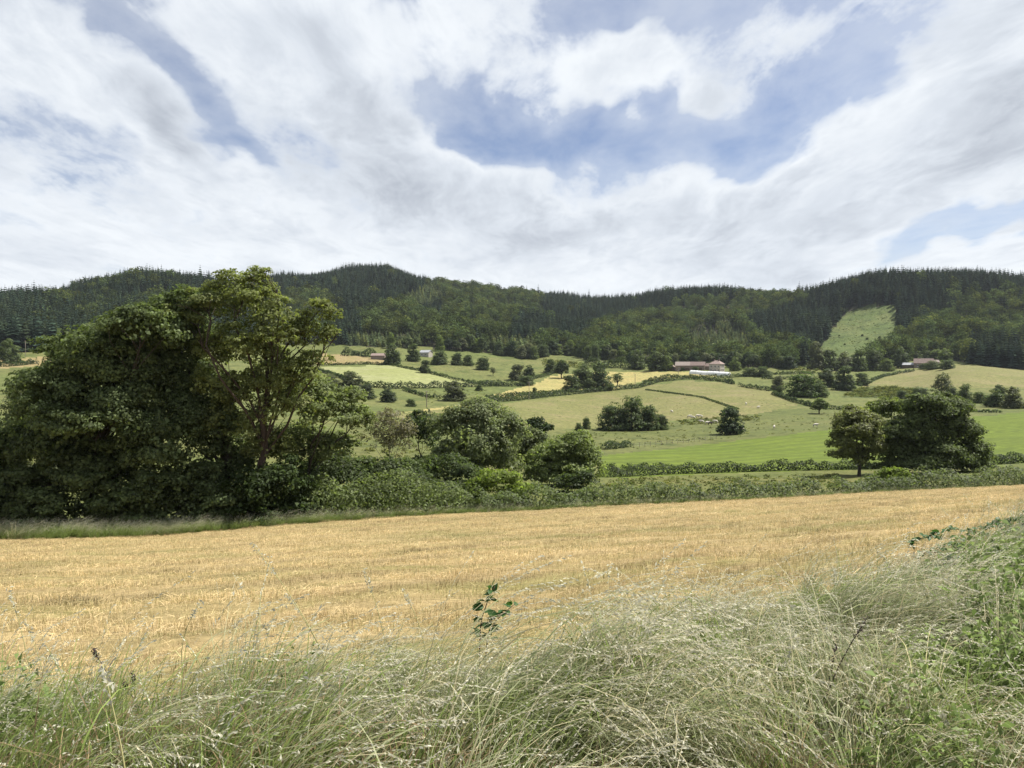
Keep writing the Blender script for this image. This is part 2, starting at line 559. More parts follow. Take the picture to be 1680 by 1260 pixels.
def at(px, Y):
    x = (px - 840.0) / F * Y
    return Vector((x, Y, float(height(x, Y))))


def in_poly(px, py, poly):
    px, py = np.asarray(px, float), np.asarray(py, float)
    r = np.zeros(px.shape, bool)
    n = len(poly)
    for i in range(n):
        x1, y1 = poly[i]
        x2, y2 = poly[(i + 1) % n]
        if y1 == y2:
            continue
        c = ((y1 > py) != (y2 > py)) & (px < (x2 - x1) * (py - y1) / (y2 - y1) + x1)
        r ^= c
    return r


FOREST_X = [-900, 0, 60, 100, 250, 540, 560, 600, 640, 700, 720, 760, 800, 850, 880, 900, 940, 960, 1000, 1050, 1100, 1180, 1250, 1300, 1330, 1360, 1420, 1480, 1500, 1560, 1600, 1680, 2600]
FOREST_R = [578, 578, 577, 576, 576, 562, 566, 568, 572, 568, 574, 574, 578, 586, 588, 581, 582, 590, 590, 596, 598, 598, 604, 604, 600, 598, 602, 600, 589, 590, 598, 606, 606]
CLEARING = [(1318, 604), (1350, 562), (1388, 510), (1430, 500), (1470, 501), (1474, 540), (1462, 580), (1420, 600)]

ZONES = [  # name, photo outline of the plot, nearest, farthest
    ('far_pasture', None, 0, 9999),
    ('meadow', [(-900, 900), (-900, 640), (560, 640), (760, 700), (960, 760), (985, 785), (1380, 772), (2600, 740), (2600, 900)], 40, 135),
    ('stream_pasture', [(560, 690), (700, 690), (960, 703), (1110, 692), (1250, 672), (1400, 668), (1700, 660), (1700, 700), (1360, 712), (980, 760), (560, 760)], 120, 420),
    ('dry_pasture', [(640, 684), (700, 672), (840, 661), (1045, 636), (1130, 624), (1210, 630), (1262, 640), (1312, 664), (1250, 678), (1110, 690), (960, 703), (850, 705)], 180, 620),
    ('dry_pasture', [(1412, 634), (1470, 612), (1560, 597), (1720, 605), (1720, 637), (1560, 636)], 380, 700),
    ('hay_strip', [(790, 653), (880, 629), (905, 616), (960, 612), (1060, 609), (1200, 611), (1170, 618), (1060, 624), (1000, 641), (920, 642), (850, 653)], 300, 700),
    ('hay_strip', [(640, 680), (780, 660), (800, 663), (700, 674)], 250, 600),
    ('pale_mown_field', [(528, 602), (640, 599), (800, 632), (700, 635), (600, 633)], 300, 640),
    ('brown_field', [(520, 580), (575, 583), (640, 590), (632, 597), (520, 597)], 400, 700),
    ('brown_field', [(-100, 598), (60, 586), (110, 584), (110, 592), (60, 600), (-100, 614)], 300, 560),
    ('green_field', [(985, 748), (1100, 736), (1200, 724), (1370, 704), (1560, 688), (1760, 668), (1800, 757), (1620, 760), (1380, 771), (1200, 776), (985, 786)], 105, 420),
    ('bracken_slope', [(1380, 652), (1412, 634), (1470, 634), (1520, 642), (1520, 656)], 300, 600),
]
FIELD_MAT = {
    'far_pasture': mat_field('far_pasture', (0.089, 0.107, 0.033), (0.111, 0.115, 0.041), (0.066, 0.082, 0.025), 0.012, 0.06, 0.5),
    'meadow': mat_field('meadow', (0.086, 0.100, 0.031), (0.107, 0.106, 0.036), (0.053, 0.066, 0.018), 0.03, 0.3, 2.0),
    'stream_pasture': mat_field('stream_pasture', (0.084, 0.098, 0.031), (0.102, 0.106, 0.038), (0.056, 0.069, 0.022), 0.03, 0.12, 0.9),
    'dry_pasture': mat_field('dry_pasture', (0.132, 0.129, 0.050), (0.111, 0.116, 0.040), (0.150, 0.135, 0.062), 0.012, 0.06, 0.7),
    'hay_strip': mat_field('hay_strip', (0.257, 0.216, 0.087), (0.233, 0.209, 0.082), (0.198, 0.187, 0.070), 0.02, 0.08, 0.7),
    'pale_mown_field': mat_field('pale_mown_field', (0.209, 0.224, 0.099), (0.192, 0.207, 0.082), (0.221, 0.221, 0.116), 0.02, 0.1, 0.8, (0.35, 1), 0.1, (6.0, 0.12, 0.45, (0.140, 0.151, 0.053))),
    'brown_field': mat_field('brown_field', (0.209, 0.163, 0.082), (0.192, 0.151, 0.070), (0.175, 0.151, 0.064), 0.02, 0.1, 0.8),
    'green_field': mat_field('green_field', (0.084, 0.116, 0.017), (0.098, 0.129, 0.020), (0.080, 0.106, 0.019), 0.03, 0.15, 1.2, (0.4, 1), -0.4, (7.0, -0.50, 0.5, (0.055, 0.075, 0.015), (128.0, 186.0))),
    'bracken_slope': mat_field('bracken_slope', (0.070, 0.087, 0.029), (0.087, 0.099, 0.035), (0.035, 0.046, 0.017), 0.05, 0.25, 0.9, bump=0.6, bdist=1.0),
    'forest_floor': mat_field('forest_floor', (0.029, 0.029, 0.017), (0.035, 0.035, 0.017), (0.024, 0.024, 0.012)),
    'clearing': mat_field('clearing', (0.070, 0.096, 0.030), (0.092, 0.108, 0.038), (0.046, 0.064, 0.021), 0.03, 0.09, 0.5, bump=0.6, bdist=1.0),
    'mown_field': mat_field('mown_field', (0.228, 0.173, 0.084), (0.259, 0.200, 0.100), (0.164, 0.141, 0.056), 0.10, 0.7, 9.0, (0.22, 1.0), -0.43, (2.1, -0.43, 0.35, (0.146, 0.127, 0.050)), 0.5, 0.05),
    'verge': mat_field('verge', (0.040, 0.042, 0.020), (0.050, 0.050, 0.024), (0.028, 0.028, 0.015), 0.5, 2.0, 12.0),
}


def verge_y(u):
    return np.interp(840 + u * F, VERGE_X, VERGE_Y)


def edge_y(u):
    return np.interp(840 + u * F, EDGE_X, EDGE_Y)


LABELS = {
    'far_pasture': 'green grazed pastures across the valley', 'meadow': 'rough green meadow beyond the first hedge',
    'stream_pasture': 'green pasture along the valley bottom', 'dry_pasture': 'dry olive pasture with white cattle',
    'hay_strip': 'pale yellow hay strip below the farm', 'pale_mown_field': 'pale green mown field with swath rows',
    'brown_field': 'straw brown field on the slope', 'green_field': 'bright green field with mowing lines',
    'bracken_slope': 'dark bracken slope below the dome pasture', 'forest_floor': 'wooded hillside ground', 'clearing': 'felled grassy clearing among conifers',
    'mown_field': 'yellow mown hay field sloping away', 'verge': 'roadside verge bank under tall grass',
}


def build_terrain():
    X = UC[:, None] * ROWS[None, :]
    Y = np.broadcast_to(ROWS[None, :], X.shape)
    V = np.stack([X, Y, HGT], -1)
    C = 0.25 * (V[:-1, :-1] + V[1:, :-1] + V[:-1, 1:] + V[1:, 1:])
    px, py = project(C)
    cx, cyy = C[..., 0], C[..., 1]
    u = cx / cyy
    zone = np.zeros(px.shape, int)
    names = []
    for nm, poly, y0, y1 in ZONES:
        if nm not in names:
            names.append(nm)
        k = names.index(nm)
        sel = (cyy > y0) & (cyy < y1)
        if poly:
            jit = np.sin(cx * 0.31) * 0.4
            sel &= in_poly(px, py + jit, poly)
        zone[sel] = k
    for nm in ('forest_floor', 'clearing', 'mown_field', 'verge'):
        names.append(nm)
    zone[(py < np.interp(px, FOREST_X, FOREST_R)) & (cyy > 440)] = names.index('forest_floor')
    zone[in_poly(px, py, CLEARING) & (cyy > 560)] = names.index('clearing')
    wob = 0.35 * np.sin(cx * 0.9) + 0.2 * np.sin(cx * 2.3 + 1)
    fld = cyy < edge_y(u) + wob
    zone[fld] = names.index('mown_field')
    zone[cyy < verge_y(u) + 0.25 * np.sin(cx * 1.7) + 0.15 * np.sin(cx * 4.1 + 2)] = names.index('verge')
    nu, nr = HGT.shape
    idx = np.arange(nu * nr).reshape(nu, nr)
    quads = np.stack([idx[:-1, :-1], idx[1:, :-1], idx[1:, 1:], idx[:-1, 1:]], -1)
    flat = V.reshape(-1, 3)
    for k, nm in enumerate(names):
        q = quads[zone == k]
        if not len(q):
            continue
        used, inv = np.unique(q.ravel(), return_inverse=True)
        o = link(nm, mesh_data(nm, flat[used], inv.reshape(-1, 4), FIELD_MAT[nm], True))
        tag(o, LABELS[nm], kind='structure')


build_terrain()

road = mesh_data('road', [(-60, -6.0, -1.60), (60, -6.0, -1.60), (60, 0.46, -1.60), (-60, 0.46, -1.60)], [(0, 1, 2, 3)], mat_simple('asphalt', (0.06, 0.06, 0.06), 0.9, 20, 0.3))
tag(link('road', road), 'grey country road behind the verge', kind='structure')


# ------------------------------------------------------------------ leaf clouds and trees
def leaf_quads(P, N, size, rng, aspect=0.55, flop=0.5):
    """one rhombic leaf (or spray of leaves) per point, facing roughly N"""
    n = len(P)
    N = N + rng.normal(0, flop, (n, 3))
    N /= np.linalg.norm(N, axis=1)[:, None] + 1e-9
    R = rng.normal(0, 1, (n, 3))
    T = np.cross(N, R)
    T /= np.linalg.norm(T, axis=1)[:, None] + 1e-9
    B = np.cross(N, T)
    s = (size * rng.uniform(0.6, 1.35, n))[:, None]
    fold = N * s * 0.18
    v = np.empty((n, 4, 3))
    v[:, 0] = P - T * s * 0.5
    v[:, 1] = P + B * s * 0.5 * aspect + fold
    v[:, 2] = P + T * s * 0.5
    v[:, 3] = P - B * s * 0.5 * aspect + fold
    f = np.arange(n * 4).reshape(n, 4)
    return v.reshape(-1, 3), f


def lobe_leaves(lobes, per_area, size, rng, clump=0.30, shell=0.55, up=0.45, flop=0.6, sub=26, gap=0.0, under=False):
    """lobes: (x,y,z,rx,ry,rz). Leaves gather in clumps on and inside each lobe."""
    Ps, Ns = [], []
    for (x, y, z, rx, ry, rz) in lobes:
        c = np.array([x, y, z])
        r = np.array([rx, ry, rz])
        nsub = max(6, int(sub * rng.uniform(0.8, 1.2)))
        d = rng.normal(0, 1, (nsub, 3))
        d /= np.linalg.norm(d, axis=1)[:, None]
        if not under:
            d[:, 2] = np.where(d[:, 2] < -0.55, -d[:, 2], d[:, 2])
        rad = shell + (1.05 - shell) * rng.random(nsub) ** 0.6
        cc = c + d * r * rad[:, None]
        keep = rng.random(nsub) >= gap
        cc, d = cc[keep], d[keep]
        area = (rx * ry + ry * rz + rx * rz)
        n = max(8, int(per_area * area))
        w = rng.uniform(0.4, 1.6, len(cc))
        k = rng.choice(len(cc), n, p=w / w.sum())
        g = rng.normal(0, 1, (n, 3))
        g /= np.linalg.norm(g, axis=1)[:, None]
        g *= (rng.random(n) ** 0.42)[:, None]
        off = g * r * clump * np.array([1.15, 1.15, 0.75]) * w[k][:, None] ** 0.4
        P = cc[k] + off
        N = g * 0.7 + d[k] * 0.5 + np.array([0, 0, up])
        Ps.append(P)
        Ns.append(N)
    return np.concatenate(Ps), np.concatenate(Ns)


def bent_path(a, b, rng, n=6, sag=0.12, rise=0.15):
    a, b = np.asarray(a, float), np.asarray(b, float)
    L = np.linalg.norm(b - a)
    t = np.linspace(0, 1, n)[:, None]
    p = a + (b - a) * t
    w = rng.normal(0, sag * L, 3)
    p += np.sin(t * math.pi) * w * np.array([1, 1, 0.3])
    p[:, 2] += (np.sin(t[:, 0] * math.pi) * rise * L)
    p[1:-1] += rng.normal(0, 0.02 * L, (n - 2, 3))
    return p


def split_lobes(lobes, rng, k=7):
    out = []
    for (x, y, z, rx, ry, rz) in lobes:
        out.append((x, y, z, rx * 0.85, ry * 0.85, rz * 0.85))
        d = rng.normal(0, 1, (k, 3))
        d /= np.linalg.norm(d, axis=1)[:, None]
        d[:, 2] = np.abs(d[:, 2]) * 1.1 - 0.3
        for q in d:
            s = rng.uniform(0.28, 0.48)
            m = rng.uniform(0.62, 0.95)
            out.append((x + q[0] * rx * m, y + q[1] * ry * m, z + q[2] * rz * m, rx * s, ry * s, rz * s * 0.9))
    return out


def grow_tree(name, base, lobes, color, label, cat='tree', rng=None, per_area=60, size=0.17, trunk_r=0.25, fork=0.35, bark=None,
              leafmat=None, trunk_h=None, lean=(0, 0), group=None, twigs=5, gap=0.0, clump=0.30, sub=26, flop=0.38, limbs_apart=False, shell=0.6, up=0.6, fill=1.0):
    """tree > trunk (> limb), crown. lobes are given in world metres relative to the base."""
    rng = rng or np.random.default_rng(zlib.crc32(label.encode()))
    per_area *= 4.0
    trunk_r *= 0.72
    bark = bark or M_BARK
    root = empty(name, base)
    tag(root, label, cat, group)
    if cat != 'tree':
        lobes = list(lobes) + [(l[0] + rng.normal(0, 0.2), l[1], l[5] * 0.55, l[3] * 1.05, l[4], l[5] * 0.75) for l in lobes if l[2] - l[5] > 0.25]
    top = max(l[2] for l in lobes)
    th = trunk_h or top * fork
    P, N = lobe_leaves(split_lobes(lobes, rng), per_area * 0.8, size, rng, clump=clump * 1.3, gap=gap, sub=max(10, sub // 2), flop=flop, shell=shell, up=up, under=cat != 'tree')
    ok = P[:, 2] > 0.05
    v, f = leaf_quads(P[ok], N[ok], size, rng, aspect=0.68, flop=flop)
    if fill:
        P2, N2 = lobe_leaves([(a, b_, c_, d * 0.8, e * 0.8, h_ * 0.8) for a, b_, c_, d, e, h_ in lobes], per_area * 0.22 * fill, size, rng, clump=0.4, shell=0.15, sub=sub)
        ok = P2[:, 2] > 0.05
        v2, f2 = leaf_quads(P2[ok], N2[ok], size * 1.5, rng, aspect=0.75, flop=1.0)
        f = np.concatenate([f, f2 + len(v)])
        v = np.concatenate([v, v2])
    cr = link('crown', mesh_data('crown', v, f, leafmat or M_LEAF), root)
    cr.color = rgba(color)
    mb = MB()
    tp = bent_path((0, 0, -0.5), (lean[0], lean[1], th), rng, 6, 0.03, 0.0)
    mb.tube(tp, np.linspace(trunk_r * 1.35, trunk_r * 0.8, 6), 9)
    mb.tube(bent_path((lean[0], lean[1], th), (lobes[0][0], lobes[0][1], lobes[0][2]), rng, 5, 0.04, 0.0), np.linspace(trunk_r * 0.8, trunk_r * 0.25, 5), 8)
    lb = []
    for l in lobes:
        t = rng.uniform(0.5, 1.0)
        s = np.array([lean[0] * t, lean[1] * t, th * t])
        e = np.array(l[:3])
        if e[2] < s[2]:
            s[2] = max(0.3, e[2] * 0.8)
        m2 = MB() if limbs_apart else mb
        L = np.linalg.norm(e - s)
        r0 = trunk_r * 0.42 * min(1.0, L / (top * 0.6))
        path = bent_path(s, e, rng, 6, 0.08, 0.10)
        m2.tube(path, np.linspace(r0, r0 * 0.35, 6), 6)
        for q in range(twigs):
            d = rng.normal(0, 1, 3)
            d /= np.linalg.norm(d)
            d[2] = abs(d[2]) * 0.7
            st = path[rng.integers(3, 6)]
            m2.tube(bent_path(st, e + d * np.array(l[3:6]) * rng.uniform(0.7, 1.0), rng, 4, 0.08, 0.05), np.linspace(r0 * 0.32, r0 * 0.08 + 0.006, 4), 4)
        if limbs_apart:
            lb.append(m2)
    tr = link('trunk', mb.mesh('trunk', bark, True), root)
    for m2 in lb:
        link('limb', m2.mesh('limb', bark, True), tr)
    return root


def px_lobes(base, Y, lst, depth=0.9, rng=None):
    """lobes sketched as (photo x, photo y, rx px, ry px[, depth offset m]) at distance Y, returned in metres about base"""
    out = []
    for l in lst:
        x, y, rx, ry = l[:4]
        dy = l[4] if len(l) > 4 else (rng.uniform(-1, 1) * rx * Y / F * 0.5 if rng is not None else 0)
        k = (Y + dy) / F
        out.append(((x - 840) * k - base[0], Y + dy - base[1], -(y - 600) * k - base[2], rx * k, rx * k * depth, ry * k))
    return out


# ------------------------------------------------------------------ instanced stuff (forest, grass)
def scatter(name, P, idx, rot, scl, protos, kind_label, tilt=None):
    """one stuff object: prototypes instanced on points by geometry nodes"""
    coll = bpy.data.collections.new(name + '_kinds')
    for i, me in enumerate(protos):
        o = bpy.data.objects.new('%s_kind_%02d' % (name, i), me)
        coll.objects.link(o)
    me = bpy.data.meshes.new(name)
    me.vertices.add(len(P))
    me.vertices.foreach_set('co', np.asarray(P, np.float32).ravel())
    a = me.attributes.new('idx', 'INT', 'POINT')
    a.data.foreach_set('value', np.asarray(idx, np.int32))
    a = me.attributes.new('rot', 'FLOAT_VECTOR', 'POINT')
    R = np.zeros((len(P), 3), np.float32)
    R[:, 2] = rot
    if tilt is not None:
        R[:, :2] = tilt
    a.data.foreach_set('vector', R.ravel())
    a = me.attributes.new('scl', 'FLOAT_VECTOR', 'POINT')
    scl = np.asarray(scl, np.float32)
    if scl.ndim == 1:
        scl = np.repeat(scl[:, None], 3, 1)
    a.data.foreach_set('vector', scl.ravel())
    me.update()
    o = link(name, me)
    nt = bpy.data.node_groups.new(name + '_scatter', 'GeometryNodeTree')
    nt.interface.new_socket('Geometry', in_out='INPUT', socket_type='NodeSocketGeometry')
    nt.interface.new_socket('Geometry', in_out='OUTPUT', socket_type='NodeSocketGeometry')
    n, l = nt.nodes, nt.links
    gi, go = n.new('NodeGroupInput'), n.new('NodeGroupOutput')
    ci = n.new('GeometryNodeCollectionInfo')
    ci.inputs['Collection'].default_value = coll
    ci.inputs['Separate Children'].default_value = True
    ci.inputs['Reset Children'].default_value = True

    def attr(nm, typ):
        q = n.new('GeometryNodeInputNamedAttribute')
        q.data_type = typ
        q.inputs['Name'].default_value = nm
        return next(s for s in q.outputs if s.enabled and s.name == 'Attribute')
    ip = n.new('GeometryNodeInstanceOnPoints')
    ip.inputs['Pick Instance'].default_value = True
    l.new(gi.outputs[0], ip.inputs['Points'])
    l.new(ci.outputs[0], ip.inputs['Instance'])
    l.new(attr('idx', 'INT'), ip.inputs['Instance Index'])
    l.new(attr('rot', 'FLOAT_VECTOR'), ip.inputs['Rotation'])
    l.new(attr('scl', 'FLOAT_VECTOR'), ip.inputs['Scale'])
    l.new(ip.outputs[0], go.inputs[0])
    md = o.modifiers.new('scatter', 'NODES')
    md.node_group = nt
    tag(o, kind_label, kind='stuff')
    return o


def far_conifer(h, w, rng, tiers=11, mats=None, spiky=1.0):
    """h metres tall spire: whorls of drooping boughs round a stem, about 200 triangles"""
    v, f = [], []
    sides = 5
    tv, tf = tube_geo([(0, 0, -1.5), (0, 0, h * 0.5), (0, 0, h)], [0.16, 0.10, 0.01], 4)
    v += [tuple(p) for p in tv]
    f += tf
    mi = [1] * len(tf)
    for t in range(tiers):
        q = t / (tiers - 1)
        z = h * (0.10 + 0.88 * q)
        r = w * 0.5 * (1 - q) ** 0.68 + 0.22
        nb = 8 if q < 0.6 else 6
        a0 = rng.uniform(0, 6.28)
        for k in range(nb):
            a = a0 + 2 * math.pi * k / nb + rng.uniform(-0.25, 0.25)
            rr = r * rng.uniform(0.7, 1.15)
            wd = rr * 0.55 + 0.2
            b = len(v)
            ca, sa = math.cos(a), math.sin(a)
            droop = rr * rng.uniform(0.15, 0.45) * spiky
            v += [(0, 0, z + rr * 0.30), (ca * rr * 0.55 - sa * wd, sa * rr * 0.55 + ca * wd, z - droop * 0.3),
                  (ca * rr, sa * rr, z - droop), (ca * rr * 0.55 + sa * wd, sa * rr * 0.55 - ca * wd, z - droop * 0.3)]
            f.append((b, b + 1, b + 2, b + 3))
            mi.append(0)
    b = len(v)
    v += [(-0.3, 0, h * 0.95), (0.3, 0, h * 0.95), (0, 0, h * 1.02)]
    f.append((b, b + 1, b + 2))
    mi.append(0)
    me = mesh_data('conifer', v, f, mats)
    me.polygons.foreach_set('material_index', np.array(mi, np.int32))
    return me


def far_broadleaf(h, w, rng, n=300, mats=None, leaf=1.25, trunk=True):
    lobes = []
    k = 7
    for i in range(k):
        a = rng.uniform(0, 6.28)
        rr = rng.uniform(0.1, 0.33) * w
        z = h * rng.uniform(0.45, 0.80)
        s = w * rng.uniform(0.20, 0.32)
        lobes.append((math.cos(a) * rr, math.sin(a) * rr, z, s, s, s * 0.85))
    lobes.append((0, 0, h * 0.80, w * 0.24, w * 0.24, h * 0.17))
    lobes.append((0, 0, h * 0.42, w * 0.38, w * 0.38, h * 0.22))
    lobes.append((0, 0, h * 0.2, w * 0.34, w * 0.34, h * 0.18))
    area = sum(a[3] * a[4] + 2 * a[3] * a[5] for a in lobes)
    P, N = lobe_leaves(lobes, n / area, leaf, rng, clump=0.36, shell=0.75, up=0.4)
    v, f = leaf_quads(P, N, leaf, rng, aspect=0.8, flop=0.28)
    if not trunk:
        return mesh_data('broadleaf', v, f, mats[:1])
    tv, tf = tube_geo([(0, 0, -1.5), (0, 0, h * 0.3), (0.3, 0, h * 0.7)], [w * 0.035, w * 0.028, w * 0.01], 5)
    ff = [tuple(q) for q in f.tolist()] + [tuple(i + len(v) for i in q) for q in tf]
    me = mesh_data('broadleaf', np.concatenate([v, np.array(tv)]), ff, mats)
    mi = np.zeros(len(ff), np.int32)
    mi[len(f):] = 1
    me.polygons.foreach_set('material_index', mi)
    return me


CONIFER = [
    [(-900, 380), (300, 400), (480, 430), (490, 470), (440, 500), (420, 610), (-900, 610)],
    [(480, 400), (690, 400), (700, 466), (660, 480), (640, 506), (560, 506), (540, 482), (480, 470)],
    [(545, 500), (592, 515), (590, 575), (550, 575)], [(685, 490), (728, 490), (724, 518), (690, 515)],
    [(915, 455), (1080, 455), (1240, 445), (1240, 480), (1130, 488), (1075, 500), (1040, 515), (960, 525), (895, 522), (890, 490)],
    [(1240, 455), (1385, 440), (1400, 500), (1345, 585), (1310, 578), (1300, 556), (1240, 542), (1220, 520), (1330, 486), (1240, 474)],
    [(1375, 400), (2600, 400), (2600, 472), (1560, 472), (1560, 500), (1500, 530), (1462, 545), (1462, 500), (1390, 502), (1375, 470)],
    [(1590, 553), (2600, 553), (2600, 625), (1590, 605)],
    [(850, 515), (1000, 515), (960, 545), (830, 548)],
]
YOUNG = [
    [(795, 546), (882, 546), (888, 585), (790, 580)], [(1118, 537), (1195, 520), (1235, 545), (1240, 570), (1130, 568)],
    [(560, 538), (690, 538), (705, 575), (600, 575)], [(650, 484), (708, 460), (735, 480), (690, 502)],
]
MIXED = [[(70, 440), (300, 440), (300, 520), (70, 520)], [(1560, 470), (1700, 470), (1700, 560), (1560, 550)]]


def build_forest():
    rng = np.random.default_rng(5)
    pts = []
    y = 455.0
    while y < 1620:
        s = 4.9 + (y - 450) / 420
        w = 0.80 * y
        n = int(2 * w / s)
        xs = -w + (np.arange(n) + rng.uniform(-0.42, 0.42, n)) * s
        ys = y + rng.uniform(-0.42, 0.42, n) * s
        pts.append(np.stack([xs, ys], 1))
        y += s
    P = np.concatenate(pts)
    z = height(P[:, 0], P[:, 1])
    px, py = project(np.column_stack([P, z]))
    keep = (py < np.interp(px, FOREST_X, FOREST_R)) & ~(in_poly(px, py, CLEARING) & (P[:, 1] > 560))
    P, z = P[keep], z[keep]
    apx, apy = project(np.column_stack([P, z + 11.0]))
    con = np.zeros(len(P), bool)
    for q in CONIFER:
        con |= in_poly(apx, apy, q)
    yng = np.zeros(len(P), bool)
    for q in YOUNG:
        yng |= in_poly(apx, apy, q)
    mixd = np.zeros(len(P), bool)
    for q in MIXED:
        mixd |= in_poly(apx, apy, q)
    con &= ~yng
    r = rng.random(len(P))
    con = np.where(mixd, con & (r < 0.7) | (r < 0.12), con)
    con = con | (~yng & (r < 0.05))
    con &= ~(~mixd & (r > 0.985))
    broad = ~con & ~yng
    broad &= rng.random(len(P)) < 0.36          # broadleaf crowns stand further apart
    thin = yng & (rng.random(len(P)) < 0.9)
    # the slope beyond the crest shows nothing: drop trees well behind the skyline
    mc, mb_ = [M_FAR_CON, M_BARK], [M_FAR_BROAD, M_BARK]
    pc = [far_conifer(22, rng.uniform(7.5, 9.5), rng, 11, mc) for _ in range(5)]
    pb = [far_broadleaf(15, 10.5, rng, 330, mb_) for _ in range(6)]
    pyg = [far_conifer(10, rng.uniform(4.2, 5.4), rng, 8, [M_FAR_YOUNG, M_BARK]) for _ in range(4)]
    P3 = np.column_stack([P, z - 0.3])

    def emit(sel, protos, nm, lab, lo, hi):
        q = P3[sel]
        n = len(q)
        patch = 1.0 + 0.14 * np.sin(q[:, 0] / 37 + q[:, 1] / 51) + 0.08 * np.sin(q[:, 0] / 13)
        s = rng.uniform(lo, hi, n) * patch
        sc = np.stack([s * rng.uniform(0.85, 1.15, n), s * rng.uniform(0.85, 1.15, n), s], 1)
        scatter(nm, q, rng.integers(0, len(protos), n), rng.uniform(0, 6.28, n), sc, protos, lab)
        return n
    a = emit(con, pc, 'conifer_forest', 'dark conifer plantation covering the hills', 0.70, 1.02)
    b = emit(broad, pb, 'broadleaf_forest', 'mixed broadleaf woodland covering the hillside', 0.75, 1.45)
    c = emit(thin, pyg, 'young_plantation_forest', 'lighter young conifer plantation on the hillside', 0.7, 1.15)
    print('FOREST', a, b, c)
    return pc, pb


FAR_CON, FAR_BROAD = build_forest()


# ------------------------------------------------------------------ near trees on the field edge (left)
def near_tree(name, px, Y, lobes, color, label, **kw):
    b = at(px, Y)
    rng = np.random.default_rng(zlib.crc32(label.encode()))
    L = px_lobes(b, Y, lobes, kw.pop('depth', 0.9), rng)
    return grow_tree(name, b, L, color, label, rng=rng, **kw)


DARK = (0.104, 0.134, 0.060)
IVY = (0.102, 0.132, 0.060)
ASH = (0.165, 0.190, 0.072)
ASH2 = (0.145, 0.178, 0.075)
GREY = (0.140, 0.160, 0.090)
LIME = (0.150, 0.200, 0.045)
MIDG = (0.070, 0.098, 0.034)

near_tree('broadleaf_tree', 150, 47.5, [(195, 600, 80, 70), (110, 730, 80, 60), (160, 590, 85, 62), (95, 650, 72, 55), (232, 545, 70, 46), (55, 725, 66, 55), (165, 690, 95, 62), (35, 800, 58, 42), (240, 640, 72, 62), (250, 735, 70, 60), (140, 775, 92, 46), (-30, 760, 60, 60)],
          DARK, 'dark spreading tree with dense drooping crown at the left end of the hay field', per_area=95, size=0.19, trunk_r=0.38, leafmat=M_LEAF_FINE, twigs=6, sub=34, up=0.3)
near_tree('broadleaf_tree', 373, 49.5, [(285, 620, 60, 60), (300, 560, 62, 55), (262, 522, 55, 40), (330, 640, 60, 60), (345, 710, 55, 55), (292, 690, 60, 60), (310, 500, 45, 34), (370, 770, 45, 60)],
          IVY, 'dark ivy-covered tree rising between the drooping tree and the tall ash', per_area=85, size=0.17, trunk_r=0.40, leafmat=M_LEAF_FINE, twigs=6, sub=30)
near_tree('ash_tree', 425, 48.0, [(420, 500, 58, 42), (340, 505, 52, 36), (385, 468, 42, 26), (455, 545, 48, 42), (395, 560, 52, 42), (300, 520, 35, 28), (522, 512, 32, 27), (538, 555, 24, 24), (503, 540, 26, 30), (515, 590, 34, 18), (440, 620, 52, 36), (395, 640, 40, 40), (365, 690, 36, 46), (470, 670, 46, 40), (425, 455, 26, 18), (430, 585, 48, 40), (480, 620, 40, 36), (405, 705, 40, 40), (445, 735, 42, 34), (350, 580, 40, 44), (345, 635, 36, 40)],
          ASH, 'tall pale green ash tree with open branching crown and reddish trunk', per_area=62, size=0.16, trunk_r=0.30, fork=0.52, bark=M_BARK_RED, twigs=8, sub=24, gap=0.15, clump=0.27, limbs_apart=True, lean=(0.5, 0))
near_tree('ash_tree', 505, 50.5, [(535, 680, 52, 36), (590, 690, 26, 34), (505, 640, 48, 38), (500, 725, 62, 34), (570, 655, 34, 26), (545, 735, 46, 26), (455, 735, 40, 36)],
          ASH2, 'lower ash tree with feathery pale crown to the right of the tall ash', per_area=75, size=0.16, trunk_r=0.20, twigs=7, sub=24, gap=0.10, clump=0.28)
near_tree('shrub', 70, 66.0, [(62, 645, 42, 30), (92, 618, 28, 18), (25, 690, 40, 40), (90, 680, 36, 40)],
          GREY, 'grey-green willow shrub behind the dark spreading tree', cat='shrub', per_area=55, size=0.2, trunk_r=0.14)
for i, (px, Y, lob, lab) in enumerate([
    (20, 45.5, [(10, 835, 60, 34), (60, 830, 45, 28), (-40, 820, 40, 40)], 'dark bramble bush under the drooping tree at the left margin'),
    (215, 46.5, [(205, 815, 60, 36), (260, 800, 50, 42), (165, 835, 40, 22)], 'dark understorey bush beside the drooping tree trunk'),
    (330, 47.0, [(320, 800, 60, 44), (365, 820, 44, 28)], 'dark understorey bush in front of the ivy-covered trunk'),
    (430, 47.0, [(425, 800, 50, 42), (470, 785, 40, 40), (400, 835, 40, 18)], 'dark understorey bush below the tall ash'),
]):
    near_tree('bush', px, Y, lob, DARK if i != 3 else (0.045, 0.066, 0.026), lab, cat='bush', per_area=80, size=0.18, trunk_r=0.10, leafmat=M_LEAF_FINE, sub=30)

